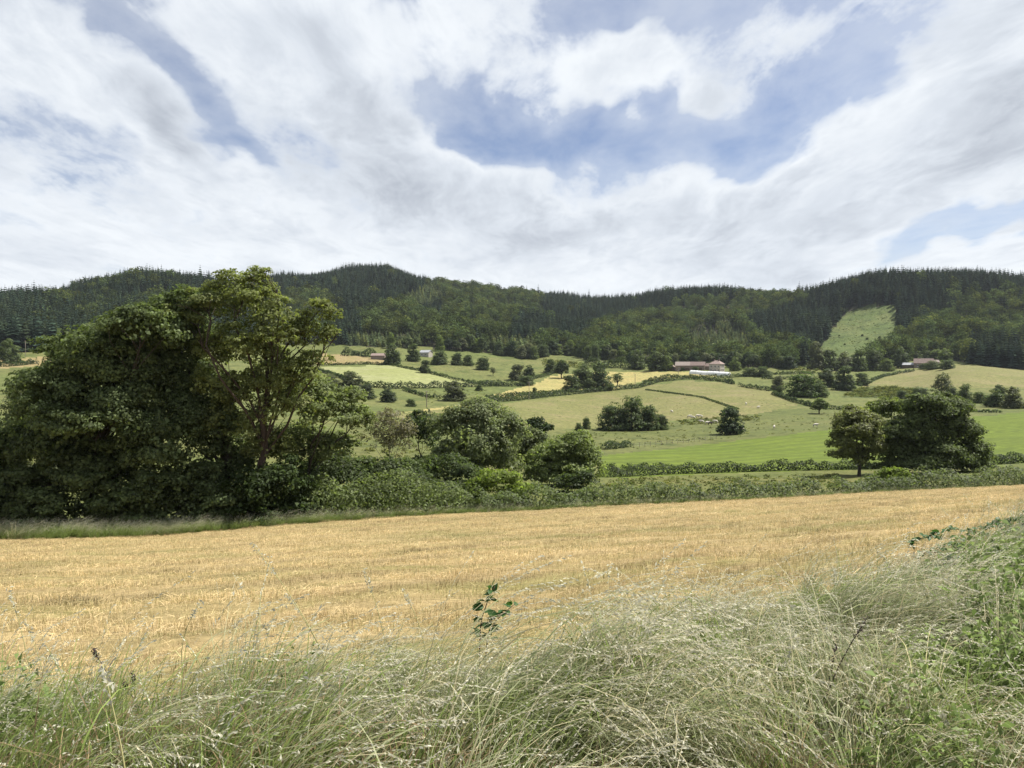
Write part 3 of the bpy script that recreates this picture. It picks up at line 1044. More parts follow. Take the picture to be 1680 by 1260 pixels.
# ------------------------------------------------------------------ hedgerow beyond the field, middle
near_tree('broadleaf_tree', 785, 84.0, [(785, 725, 50, 40), (790, 690, 48, 34), (745, 700, 38, 34), (832, 712, 30, 44), (755, 750, 46, 36), (810, 755, 50, 36), (785, 670, 34, 16), (720, 760, 20, 30)],
          (0.165, 0.195, 0.100), 'round full-crowned willow in the middle of the hedgerow', per_area=42, size=0.26, trunk_r=0.30, sub=34)
near_tree('broadleaf_tree', 925, 80.0, [(928, 760, 44, 30), (930, 735, 44, 26), (895, 760, 34, 34), (965, 765, 30, 36), (925, 780, 45, 26), (950, 722, 28, 16), (880, 780, 24, 24)],
          (0.165, 0.205, 0.080), 'light green rounded tree at the right end of the tall hedgerow', per_area=45, size=0.24, trunk_r=0.22, sub=32)
near_tree('broadleaf_tree', 868, 92.0, [(865, 735, 26, 34), (858, 765, 28, 30), (884, 722, 18, 18)],
          (0.115, 0.140, 0.070), 'narrow grey-green tree between the round willow and the light green tree', per_area=42, size=0.25, trunk_r=0.15)
near_tree('bush', 882, 118.0, [(882, 698, 22, 14), (897, 705, 12, 12)], (0.035, 0.055, 0.025), 'small dark bush behind the narrow grey-green tree', cat='bush', per_area=30, size=0.3, trunk_r=0.12)
near_tree('shrub', 645, 72.0, [(640, 690, 34, 24), (650, 725, 30, 30), (615, 715, 24, 22), (665, 705, 20, 20)],
          (0.17, 0.16, 0.11), 'thin greyish half-bare shrub left of the round willow', cat='shrub', per_area=30, size=0.17, trunk_r=0.10, bark=M_BARK_GREY, twigs=10, gap=0.25)
near_tree('bush', 690, 95.0, [(690, 695, 26, 24), (705, 715, 20, 22), (672, 700, 18, 20)], (0.06, 0.085, 0.035), 'mid green bush tucked behind the half-bare shrub', cat='bush', per_area=35, size=0.26, trunk_r=0.12)
for px, Y, lob, col, lab in [
    (560, 56.0, [(545, 765, 46, 30), (590, 775, 34, 26), (515, 790, 36, 26)], (0.070, 0.095, 0.038), 'dark bramble thicket right of the lower ash'),
    (630, 58.0, [(625, 770, 40, 26), (665, 775, 36, 26), (600, 790, 30, 20)], (0.075, 0.100, 0.042), 'dark bramble thicket below the half-bare shrub'),
    (730, 60.0, [(725, 765, 44, 24), (690, 785, 36, 20), (765, 780, 30, 22)], (0.072, 0.098, 0.042), 'dark arching thicket in front of the round willow'),
    (820, 57.5, [(815, 785, 36, 17), (790, 800, 30, 16), (850, 805, 30, 16)], LIME, 'bright yellow-green bush standing out in the hedge'),
    (940, 63.0, [(935, 790, 26, 14), (960, 785, 22, 14)], (0.05, 0.07, 0.03), 'low dark bush at the foot of the light green tree'),
]:
    near_tree('bush', px, Y, lob, col, lab, cat='bush', per_area=70, size=0.19, trunk_r=0.09, sub=30)

# ------------------------------------------------------------------ trees on the right beyond the hedge
near_tree('walnut_tree', 1412, 112.0, [(1405, 705, 40, 30), (1385, 728, 26, 26), (1430, 728, 24, 30), (1405, 748, 40, 18), (1400, 682, 28, 16), (1432, 695, 18, 18)],
          (0.145, 0.162, 0.064), 'upright tree with pale olive crown and visible trunk left of the big oak', per_area=30, size=0.33, trunk_r=0.32, fork=0.22, sub=30)
near_tree('broadleaf_tree', 1465, 132.0, [(1465, 668, 36, 17), (1495, 672, 28, 18), (1440, 676, 24, 14)],
          (0.120, 0.150, 0.052), 'light green tree whose rounded top shows behind the big oak', per_area=26, size=0.36, trunk_r=0.3, fork=0.4)
near_tree('oak_tree', 1535, 114.0, [(1535, 680, 46, 34), (1500, 710, 44, 34), (1575, 712, 38, 34), (1522, 664, 36, 20), (1560, 672, 36, 22), (1545, 652, 20, 10), (1475, 740, 34, 30), (1600, 745, 28, 30), (1535, 745, 60, 30), (1500, 765, 50, 16), (1580, 765, 44, 16)],
          (0.096, 0.123, 0.052), 'massive dark oak with dense domed crown right of the olive tree', per_area=36, size=0.34, trunk_r=0.55, sub=40, leafmat=M_LEAF_FINE)
near_tree('bush', 1468, 78.0, [(1465, 779, 26, 12), (1445, 786, 20, 9), (1488, 786, 18, 9)], LIME, 'rounded light green bush in the hedge below the big oak', cat='bush', per_area=55, size=0.22, trunk_r=0.08)


# ------------------------------------------------------------------ hedges
def hedge(label, pts, h, w, color, rng_seed, size, dens=1.0, mat=None, wob=0.55, spikes=0.5):
    """one hedge along ground points: leaves packed in an uneven rounded ribbon"""
    rng = np.random.default_rng(rng_seed)
    P = np.array([[p[0], p[1]] for p in pts])
    seg = np.linalg.norm(np.diff(P, axis=0), axis=1)
    s = np.concatenate([[0], np.cumsum(seg)])
    L = s[-1]
    n = int(dens * L * (h * 1.6 + w) * 3.4 / (size * size * 0.5) * 0.42)
    t = rng.random(n) * L
    # uneven height along the run
    kx = np.linspace(0, L, max(4, int(L / (h * 0.8)) + 2))
    kh = rng.uniform(1 - wob, 1 + wob, len(kx))
    kw = rng.uniform(0.8, 1.25, len(kx))
    hh = h * np.interp(t, kx, kh)
    ww = w * np.interp(t, kx, kw)
    x = np.interp(t, s, P[:, 0])
    y = np.interp(t, s, P[:, 1])
    k = np.clip(np.searchsorted(s, t) - 1, 0, len(seg) - 1)
    tx = (P[k + 1] - P[k]) / (seg[k][:, None] + 1e-9)
    nx = np.stack([-tx[:, 1], tx[:, 0]], 1)
    a = rng.uniform(-0.15, math.pi + 0.15, n)
    r = 0.45 + 0.55 * rng.random(n) ** 0.5
    off = np.cos(a) * r * ww * 0.5
    z = np.clip(np.abs(np.sin(a)) ** 0.7 * r, 0.02, None) * hh
    if spikes:
        z += (rng.random(n) < 0.06) * rng.random(n) * spikes
    X, Y = x + nx[:, 0] * off, y + nx[:, 1] * off
    Z = height(X, Y) + z
    N = np.stack([nx[:, 0] * np.cos(a), nx[:, 1] * np.cos(a), np.abs(np.sin(a)) + 0.3], 1)
    o = P.mean(0)
    base = np.array([o[0], o[1], float(height(o[0], o[1]))])
    v, f = leaf_quads(np.stack([X, Y, Z], 1) - base, N, size, rng, aspect=0.65, flop=0.55)
    ob = link('hedge', mesh_data('hedge', v, f, mat or M_LEAF), None, base)
    ob.color = rgba(color)
    tag(ob, label, 'hedge')
    return ob


def field_edge(x0, x1, back=1.6, step=40):
    xs = np.arange(x0, x1 + 1, step)
    return [at(x, float(np.interp(x, EDGE_X, EDGE_Y)) + back) for x in xs]


hedge('bushy grass-fringed hedge of brambles along the left half of the hay field', field_edge(490, 780, 2.0), 2.0, 3.0, (0.120, 0.152, 0.062), 1, 0.19, 1.0, spikes=0.7)
hedge('low fern hedge along the hay field below the light green tree', field_edge(780, 1100, 1.8), 1.5, 2.8, (0.108, 0.138, 0.062), 2, 0.2)
hedge('low fern hedge along the hay field in front of the strip meadow', field_edge(1100, 1370, 1.8), 1.25, 2.6, (0.108, 0.136, 0.066), 3, 0.21)
hedge('taller bracken hedge along the hay field below the big oak', field_edge(1370, 1760, 2.0), 1.5, 2.8, (0.108, 0.134, 0.070), 4, 0.23)

hedge('dark overgrown bramble hedge under the left group of trees', field_edge(-80, 520, 4.5), 3.2, 3.4, (0.055, 0.076, 0.034), 5, 0.22, wob=0.5)
hedge('taller dark thicket behind the bramble hedge left of the round willow', field_edge(500, 790, 7.0), 3.6, 4.0, (0.070, 0.094, 0.040), 6, 0.24, wob=0.5)


def px_path(lst, ymin=60):
    out = []
    for a, b in zip(lst[:-1], lst[1:]):
        k = max(2, int(math.hypot(b[0] - a[0], b[1] - a[1]) / 10))
        for i in range(k):
            out.append(place(a[0] + (b[0] - a[0]) * i / k, a[1] + (b[1] - a[1]) * i / k, ymin))
    out.append(place(lst[-1][0], lst[-1][1], ymin))
    return out


HEDGES = [
    ('clipped dark hedge below the bright green field', [(988, 783), (1100, 778), (1250, 773), (1440, 769)], 95, 1.5, 1.8, 0.3),
    ('clipped dark hedge below the bright green field at the right margin', [(1610, 763), (1760, 754)], 95, 1.5, 1.8, 0.3),
    ('thick hedge along the foot of the pale striped field', [(590, 634), (640, 638), (700, 637), (800, 634), (862, 634)], 250, 3.2, 2.6, 0.8),
    ('dark diagonal hedge down the right side of the pale striped field', [(636, 599), (690, 609), (740, 622), (790, 632), (835, 634)], 250, 1.9, 1.8, 0.8),
    ('trimmed hedge along the top of the pale striped field', [(520, 600), (600, 598), (634, 599)], 300, 1.9, 1.8, 0.8),
    ('short hedge down the left side of the pale striped field', [(520, 608), (560, 620), (588, 634)], 250, 2.0, 1.8, 0.8),
    ('long hedge along the upper edge of the dry pasture', [(790, 661), (840, 658), (900, 651), (960, 645), (1046, 637)], 250, 2.8, 2.4, 0.8),
    ('thin hedge above the long pasture hedge', [(796, 655), (860, 649), (914, 646)], 250, 2.0, 1.8, 0.8),
    ('hedge arching over the crown of the dry pasture', [(1048, 637), (1080, 627), (1130, 622), (1190, 627), (1204, 631)], 250, 2.6, 2.2, 0.8),
    ('bushy hedge in front of the white polytunnel', [(1056, 628), (1100, 619), (1180, 621), (1260, 615), (1335, 613)], 250, 2.2, 2.2, 0.8),
    ('dark hedge running down from the dry pasture corner', [(1212, 634), (1264, 642)], 250, 2.2, 1.8, 0.7),
    ('low hedge curving below the big clipped bush', [(1268, 647), (1300, 659), (1334, 668)], 250, 2.0, 1.8, 0.7),
    ('low hedge right of the small field tree', [(1346, 671), (1398, 673)], 230, 1.6, 1.6, 0.7),
    ('low dark hedge behind the bright green field at right', [(1580, 676), (1645, 677)], 200, 1.0, 1.4, 0.6),
    ('hedge crossing the hill pasture at the left margin', [(-40, 604), (20, 601), (60, 597)], 250, 3.0, 2.6, 0.8),
    ('short hedge climbing beside the grove', [(868, 624), (906, 614)], 300, 2.0, 2.0, 0.9),
    ('short hedge on the slope above the dark round bush', [(662, 641), (700, 652), (722, 654)], 250, 1.6, 1.6, 0.8),
    ('short hedge at the tip of the bright green field', [(990, 738), (1034, 733)], 150, 1.5, 1.8, 0.4),
    ('rough bank line crossing the dry pasture diagonally', [(1060, 640), (1150, 652), (1180, 662), (1210, 672)], 250, 0.7, 1.6, 0.6),
    ('hedge behind the rough field below the far farm', [(1410, 634), (1450, 618), (1500, 609)], 350, 1.8, 2.0, 0.8),
    ('tall hedge row below the left forest edge', [(562, 584), (590, 584), (616, 586)], 400, 6.0, 5.0, 1.0),
    ('bush row at the foot of the woods behind the grove', [(958, 602), (1000, 602), (1030, 604)], 450, 6.5, 5.0, 1.0),
    ('scrubby hedge along the lane by the far farm', [(1250, 622), (1300, 622), (1350, 625)], 350, 1.6, 2.0, 0.8),
]
for i, (lab, pts, ym, h, w, size) in enumerate(HEDGES):
    hedge(lab, px_path(pts, ym), h, w, (0.042, 0.062, 0.028) if i % 3 else (0.052, 0.072, 0.032), 20 + i, size, 1.0, wob=0.4, spikes=0.0)

# ------------------------------------------------------------------ single trees and bushes across the valley
def mid_tree_mesh(seed, h=10.0, w=9.0, low=0.30, n=5200, leaf=0.58, style='round'):
    rng = np.random.default_rng(seed)
    lobes = []
    k = 11 if style != 'airy' else 8
    for i in range(k):
        a = i * 2.4 + rng.uniform(-0.4, 0.4)
        q = rng.uniform(0.0, 1.0)
        z = h * (low + 0.12 + (0.78 - low) * q)
        rr = w * rng.uniform(0.16, 0.30) * (1.15 - 0.5 * q)
        s = w * rng.uniform(0.17, 0.25)
        lobes.append((math.cos(a) * rr, math.sin(a) * rr, z, s, s, s * 0.85))
    lobes.append((0, 0, h * 0.82, w * 0.22, w * 0.22, h * 0.15))
    lobes.append((0, 0, h * 0.55, w * 0.30, w * 0.30, h * 0.25))
    if low < 0.1:
        for i in range(7):
            a = i * 0.9
            lobes.append((math.cos(a) * w * 0.28, math.sin(a) * w * 0.28, h * 0.16, w * 0.2, w * 0.2, h * 0.17))
    area = sum(a[3] * a[4] + 2 * a[3] * a[5] for a in lobes)
    P, N = lobe_leaves(lobes, n / area, leaf, rng, clump=0.33, shell=0.68, up=0.4, gap=0.25 if style == 'airy' else 0.0, under=low < 0.1)
    ok = P[:, 2] > 0.1
    v, f = leaf_quads(P[ok], N[ok], leaf, rng, aspect=0.7, flop=0.28)
    crown = mesh_data('crown', v, f, M_LEAF)
    mb = MB()
    mb.tube([(0, 0, -0.6), (0.1, 0, h * 0.2), (0, 0.1, h * 0.5), (0.1, 0, h * 0.8)], [w * 0.035, w * 0.028, w * 0.02, w * 0.006], 7)
    for l in lobes[:7]:
        mb.tube(bent_path((0, 0, h * rng.uniform(0.15, 0.3)), l[:3], rng, 4), [w * 0.014, w * 0.011, w * 0.008, w * 0.004], 5)
    return crown, mb.mesh('trunk', M_BARK, True)


PROTO = {
    'round': [mid_tree_mesh(100 + i, low=0.02) for i in range(4)],
    'stem': [mid_tree_mesh(120 + i, low=0.20) for i in range(2)],
    'bush': [mid_tree_mesh(140 + i, low=-0.06, h=10, w=12, n=6500) for i in range(4)],
    'airy': [mid_tree_mesh(160 + i, low=0.26, n=2200, leaf=0.5, style='airy') for i in range(2)],
}
PW = {'round': 9.0, 'stem': 9.0, 'bush': 12.0, 'airy': 9.0}
COUNT = [0]


def put_tree(px, py, wpx, hpx, color, label, style='round', name=None, cat=None, ymin=130, group=None):
    p = place(px, py, ymin)
    k = p.y / F
    i = COUNT[0]
    COUNT[0] += 1
    crown, trunk = PROTO[style][i % len(PROTO[style])]
    isb = style == 'bush'
    root = empty(name or ('bush' if isb else 'broadleaf_tree'), p, random.uniform(0, 6.28))
    sxy = wpx * k / (PW[style] * 0.94)
    root.scale = (sxy, sxy, hpx * k / 9.7)
    tag(root, label, cat or ('bush' if isb else 'tree'), group)
    c = link('crown', crown, root)
    f = random.uniform(0.88, 1.15)
    c.color = (color[0] * f, color[1] * f, color[2] * f, 1)
    link('trunk', trunk, root)
    return root


DK = (0.072, 0.098, 0.045)
MD = (0.080, 0.106, 0.044)
GR = (0.115, 0.128, 0.075)
LG = (0.115, 0.150, 0.050)
for a in [
    (745, 658, 40, 32, GR, 'grey-green tree standing below the pale striped field', 'round'),
    (697, 612, 20, 21, DK, 'small round dark tree on the diagonal hedge', 'round'),
    (643, 599, 30, 35, DK, 'tall dark tree left of the small pale-roofed house', 'round'),
    (678, 593, 24, 28, MD, 'rounded green tree directly left of the small pale-roofed house', 'round'),
    (721, 598, 30, 21, DK, 'broad dark bush right of the small pale-roofed house', 'bush'),
    (750, 599, 22, 19, DK, 'dark bush second to the right of the small pale-roofed house', 'bush'),
    (768, 600, 20, 17, DK, 'dark bush third to the right of the small pale-roofed house', 'bush'),
    (792, 607, 25, 20, DK, 'dark round bush above the little pale fruit tree', 'bush'),
    (809, 617, 14, 14, GR, 'little pale fruit tree alone on the upper pasture', 'airy'),
    (848, 624, 28, 26, GR, 'greyish tree beside a dark round one below the woods', 'round'),
    (868, 617, 20, 18, DK, 'dark round tree next to the greyish tree', 'round'),
    (862, 632, 30, 14, DK, 'low dark bush at the foot of the greyish tree', 'bush'),
    (786, 641, 14, 9, DK, 'tiny bush beside the lane below the pale striped field', 'bush'),
    (877, 651, 10, 15, DK, 'small dark upright tree in the long pasture hedge', 'round'),
    (674, 667, 19, 12, DK, 'low dark round bush in the pasture left of the grey-green tree', 'bush'),
    (904, 612, 24, 22, MD, 'bushy tree at the upper left of the grove', 'round'),
    (921, 621, 28, 30, DK, 'dark tree with bare trunk at the upper left of the grove', 'stem'),
    (938, 642, 34, 26, MD, 'front left tree of the grove in the valley middle', 'round'),
    (955, 636, 40, 40, MD, 'tallest pale-topped tree of the grove in the valley middle', 'round'),
    (985, 640, 42, 44, DK, 'big dark tree on the right of the grove in the valley middle', 'round'),
    (968, 642, 22, 20, MD, 'small front tree in the centre of the grove', 'round'),
    (1013, 634, 24, 20, MD, 'small tree right of the grove by the hay strip', 'airy'),
    (15, 595, 40, 38, MD, 'rounded tree at the left margin below the dark forest', 'round'),
    (577, 642, 46, 32, GR, 'grey-green bushy tree below the left side of the pale striped field', 'round'),
    (545, 640, 30, 24, GR, 'grey-green bush left of the grey-green bushy tree', 'bush'),
    (600, 655, 34, 24, (0.06, 0.08, 0.045), 'blue-green bush downhill of the grey-green bushy tree', 'bush'),
    (637, 660, 28, 26, (0.06, 0.08, 0.045), 'blue-green tree left of the low dark round bush', 'round'),
    (1005, 706, 54, 40, DK, 'left tree of the dark clump above the bright green field', 'bush'),
    (1036, 706, 58, 50, DK, 'tallest middle tree of the dark clump above the bright green field', 'bush'),
    (1064, 706, 40, 38, DK, 'right tree of the dark clump above the bright green field', 'bush'),
    (1085, 705, 26, 24, DK, 'lowest outer bush at the right end of the dark clump', 'bush'),
    (962, 704, 16, 18, DK, 'small dark bush at the left of the dark clump', 'bush'),
    (950, 708, 16, 13, DK, 'smallest dark bush left of the dark clump', 'bush'),
    (1198, 713, 44, 44, (0.044, 0.066, 0.032), 'lone round tree with cattle resting in its shade', 'round'),
    (1344, 679, 32, 26, LG, 'small lone tree with short trunk and round crown in the pasture', 'stem'),
    (1316, 651, 56, 36, (0.062, 0.095, 0.028), 'big rounded bright green bush below the far farm', 'bush'),
    (1342, 651, 36, 26, MD, 'darker bush joined to the big rounded bush on its right', 'bush'),
    (1276, 640, 24, 22, GR, 'grey-green bush left of the big rounded bush', 'bush'),
    (1279, 648, 13, 14, DK, 'small dark bush left of the big rounded bush', 'bush'),
    (1385, 640, 36, 38, DK, 'dark tree beside the lane right of the big rounded bush', 'round'),
    (1357, 634, 34, 28, DK, 'dark tree behind the big rounded bush', 'round'),
    (1415, 632, 26, 20, MD, 'lane-side tree where the dome pasture begins', 'round'),
    (1545, 658, 36, 44, GR, 'airy pale tree standing behind the big oak', 'airy'),
    (1510, 655, 30, 18, DK, 'dark bush left of the airy pale tree', 'bush'),
    (1582, 661, 28, 28, MD, 'green bush right of the airy pale tree', 'bush'),
    (1607, 662, 24, 18, MD, 'low green bush left of the two dark hedgerow trees', 'bush'),
    (1632, 668, 34, 30, DK, 'dark rounded tree of the pair near the right margin', 'round'),
    (1662, 670, 36, 34, GR, 'greyish rounded tree of the pair near the right margin', 'round'),
    (1640, 650, 20, 18, DK, 'small dark tree on the upper hedge near the right margin', 'round'),
    (1560, 650, 24, 14, DK, 'low dark bush on the bracken hedge behind the big oak', 'bush'),
    (1480, 655, 22, 14, DK, 'low bush at the foot of the bracken slope', 'bush'),
    (1045, 605, 30, 30, MD, 'rounded tree at the left end of the farm woodland', 'round'),
    (1077, 608, 30, 30, MD, 'conical tree left of the long red-roofed barn', 'round'),
    (1095, 608, 20, 24, LG, 'light green tree touching the left end of the long red-roofed barn', 'round'),
    (1206, 609, 20, 23, LG, 'bright green tree at the right wall of the white farmhouse', 'round'),
    (1230, 617, 26, 13, MD, 'low bush right of the polytunnel end', 'bush'),
    (1252, 618, 28, 15, DK, 'darker low bush further right of the polytunnel', 'bush'),
    (1141, 610, 14, 8, DK, 'dark clipped shrub in front of the long barn', 'bush'),
    (1120, 609, 9, 6, DK, 'tiny shrub at the left front of the long barn', 'bush'),
    (1553, 606, 26, 15, DK, 'dark shrub at the right of the far farm', 'bush'),
    (1530, 606, 24, 13, MD, 'green shrub in front of the far farmhouse', 'bush'),
    (1515, 606, 16, 9, MD, 'small green shrub in front of the far farm shed', 'bush'),
    (1478, 604, 28, 34, DK, 'tall dark conical tree left of the far farm', 'round'),
    (1455, 608, 26, 18, LG, 'light green bush downhill of the tall dark conical tree', 'bush'),
    (1338, 606, 28, 44, GR, 'tall pale tree at the lower left of the clearing', 'round'),
    (1362, 608, 30, 34, MD, 'leafy tree in the belt below the clearing, first right of the tall pale tree', 'round'),
    (1386, 609, 30, 32, GR, 'leafy tree in the belt below the clearing, second right of the tall pale tree', 'round'),
    (1408, 609, 28, 34, MD, 'leafy tree in the belt below the clearing, third right of the tall pale tree', 'round'),
    (1432, 607, 30, 32, MD, 'leafy tree in the belt below the clearing, fourth right of the tall pale tree', 'round'),
]:
    put_tree(*a)


# ------------------------------------------------------------------ trees one can tell apart along the woods
def ridge_y(px):
    u = (px - 840.0) / F
    ys = np.geomspace(500, 2000, 400)
    s = height(u * ys, ys) / ys
    return float(ys[int(np.argmax(s))])


def solo_conifer(px, Y, tip_row, label, group=None, wid=1.0):
    p = at(px, Y)
    top = -(tip_row - 600) / F * Y
    s = min(1.4, max(0.4, (top - p.z) / 22.0))
    o = link('conifer_tree', FAR_CON[COUNT[0] % len(FAR_CON)], None, p, random.uniform(0, 6), (s * wid, s * wid, s))
    COUNT[0] += 1
    tag(o, label, 'tree', group)


for px, tip, lab in [
    (58, 452, 'lone spruce spire standing above the skyline near the left margin'),
    (44, 466, 'shorter spruce just left of the lone spire near the left margin'),
    (195, 447, 'pointed fir on the skyline above the drooping tree'),
    (330, 430, 'thin tall fir rising from the skyline behind the tall ash'),
    (344, 438, 'shorter fir right of the thin tall fir on the skyline'),
    (883, 467, 'lone conifer on the low middle skyline'),
    (966, 474, 'small conifer right of the rounded wood on the middle skyline'),
    (1076, 469, 'single big conifer above the skyline right of centre'),
    (1310, 458, 'dark fir group leader on the skyline left of the clearing'),
    (1352, 462, 'tall dark fir left of the clearing top on the skyline'),
]:
    solo_conifer(px, ridge_y(px) - 12, tip, lab, wid=1.0)

for x in range(20, 440, 22):
    p = place(x, float(np.interp(x, FOREST_X, FOREST_R)) + 1, 440)
    solo_conifer(x, p.y + 4, 512 + random.uniform(-9, 9), 'tall dark conifer in the front row of the left forest', 'front row of the left conifer forest', 1.2)
for x in range(1595, 1760, 13):
    p = place(x, float(np.interp(x, FOREST_X, FOREST_R)) + 1, 440)
    solo_conifer(x, p.y + 2, 560 + random.uniform(-6, 6), 'dark conifer in the front row above the dome pasture', 'front row of the right conifer block', 1.3)
for i in range(22):
    t = i / 21
    x, y = (1386 - 56 * t, 514 + 70 * t)
    p = place(x - 6, y, 560)
    solo_conifer(x - 6, p.y, y - 32 + random.uniform(-4, 4), 'dark conifer at the left edge of the grassy clearing', 'conifers edging the clearing on its left', 1.2)
for i in range(12):
    x = 1402 + i * 5.6
    p = place(x, 501, 600)
    solo_conifer(x, p.y + 8, 468 + random.uniform(-5, 5), 'dark conifer along the top edge of the grassy clearing', 'conifers edging the clearing at its top', 1.2)
rr = random.Random(3)
for x in list(range(640, 700, 14)) + list(range(722, 1300, 12)):
    y = float(np.interp(x, FOREST_X, FOREST_R)) + 1.0
    if rr.random() < 0.12:
        continue
    c = rr.choice([DK, MD, MD, GR, LG, (0.05, 0.075, 0.04)])
    tone = {DK: 'dark', MD: 'mid green', GR: 'grey-green', LG: 'light green'}.get(c, 'blue-green')
    wd, ht, sty = rr.uniform(16, 26), rr.uniform(15, 27), rr.choice(['round', 'round', 'bush', 'stem'])
    form = 'bushy' if sty == 'bush' else ('tall' if ht > 21 else 'low rounded')
    spot = next(t for lim, t in [(705, 'behind the small pale-roofed house'), (790, 'above the dark pasture bushes'), (885, 'at the top of the upper pasture'), (960, 'above the grove'), (1060, 'above the hay strip'),
                                 (1115, 'left of the long barn'), (1170, 'behind the long barn'), (1240, 'right of the farmhouse'), (1400, 'above the scrubby lane hedge')] if x < lim)
    put_tree(x + rr.uniform(-4, 4), y + rr.uniform(-1, 1.5), wd, ht, c, '%s %s tree at the woods\' foot %s' % (form, tone, spot), sty, ymin=440, group='front row of trees at the foot of the woods')
for x in range(1490, 1600, 15):
    put_tree(x, 590 + rr.uniform(-2, 2), rr.uniform(18, 28), rr.uniform(13, 20), rr.choice([MD, LG, MD]), 'light broadleaf tree in the row behind the far farm', rr.choice(['round', 'bush']), ymin=440, group='row of trees behind the far farm')
for i in range(5):
    a, b = rr.uniform(1375, 1455), rr.uniform(525, 580)
    if in_poly(np.array([a]), np.array([b]), CLEARING)[0]:
        put_tree(a, b, rr.uniform(3, 6), rr.uniform(1.5, 3.5), rr.choice([MD, LG]), 'small scrub bush growing on the grassy clearing', 'bush', ymin=560, group='scrub on the clearing')

# ------------------------------------------------------------------ farm buildings
M_RENDER = mat_simple('pale_render', (0.36, 0.33, 0.295), 0.9, 0.8, 0.22)
M_STONE = mat_simple('rubble_stone', (0.235, 0.19, 0.155), 0.95, 2.0, 0.35)
M_TILE = mat_simple('clay_tile', (0.155, 0.112, 0.098), 0.85, 1.2, 0.35)
M_TILE2 = mat_simple('weathered_clay_tile', (0.21, 0.175, 0.155), 0.85, 1.2, 0.25)
M_SLATE = mat_simple('brown_roof', (0.24, 0.18, 0.16), 0.85, 1.5, 0.3)
M_TIN = mat_simple('grey_tin', (0.30, 0.31, 0.33), 0.5, 0.8, 0.2)
M_GLASS = mat_simple('dark_window_glass', (0.03, 0.035, 0.045), 0.15, 1.0, 0.1, 0.6)
M_FRAME = mat_simple('painted_frame', (0.7, 0.68, 0.62), 0.7, 1.0, 0.1)
M_WOOD = mat_simple('dark_timber', (0.11, 0.08, 0.055), 0.9, 3.0, 0.4)
M_FILM = mat_simple('polytunnel_film', (0.62, 0.63, 0.62), 0.35, 0.4, 0.08, 0.5)
M_POST = mat_simple('weathered_post', (0.22, 0.19, 0.15), 0.9, 4.0, 0.4)


def box_mesh(name, x0, x1, y0, y1, z0, z1, m):
    b = MB()
    b.box(x0, x1, y0, y1, z0, z1)
    return b.mesh(name, m)


def gable_house(name, loc, rot, L, W, hw, hr, wall, roofs, label, cat='house', hip=False, eave=0.4):
    """local x along the ridge, front towards -y; roof slabs are parts of their own"""
    root = empty(name, loc, rot)
    tag(root, label, cat)
    b = MB()
    x, y = L / 2, W / 2
    b.add([(-x, -y, -1.2), (x, -y, -1.2), (x, y, -1.2), (-x, y, -1.2), (-x, -y, hw), (x, -y, hw), (x, y, hw), (-x, y, hw)],
          [(0, 1, 5, 4), (1, 2, 6, 5), (2, 3, 7, 6), (3, 0, 4, 7)])
    if not hip:
        b.add([(-x, -y, hw), (-x, y, hw), (-x, 0, hw + hr)], [(0, 2, 1)])
        b.add([(x, -y, hw), (x, y, hw), (x, 0, hw + hr)], [(0, 1, 2)])
    link('wall', b.mesh('wall', wall), root)
    rx = x + (eave if not hip else 0.0)
    segs = len(roofs)
    for side in (-1, 1):
        for i, rm in enumerate(roofs):
            a0, a1 = -rx + 2 * rx * i / segs, -rx + 2 * rx * (i + 1) / segs
            sl = hr / y
            ye, ze = side * (y + eave), hw - sl * eave
            q = MB()
            if hip:
                rin = L * 0.32
                v = [(-x - eave, ye, ze), (x + eave, ye, ze), (x - rin, 0, hw + hr), (-x + rin, 0, hw + hr)]
            else:
                v = [(a0, ye, ze), (a1, ye, ze), (a1, 0, hw + hr), (a0, 0, hw + hr)]
            t = 0.18
            v = v + [(p[0], p[1], p[2] + t) for p in v]
            q.add(v, [(0, 1, 2, 3), (4, 5, 6, 7), (0, 1, 5, 4), (1, 2, 6, 5), (2, 3, 7, 6), (3, 0, 4, 7)])
            link('roof', q.mesh('roof', rm), root)
    if hip:
        for side in (-1, 1):
            rin = L * 0.32
            xe = side * (x + eave)
            sl = hr / y
            ze = hw - sl * eave
            v = [(xe, -y - eave, ze), (xe, y + eave, ze), (side * (x - rin), 0, hw + hr)]
            v = v + [(p[0], p[1], p[2] + 0.18) for p in v]
            q = MB()
            q.add(v, [(0, 1, 2), (3, 4, 5), (0, 1, 4, 3), (1, 2, 5, 4), (2, 0, 3, 5)])
            link('roof', q.mesh('roof', roofs[0]), root)
    return root


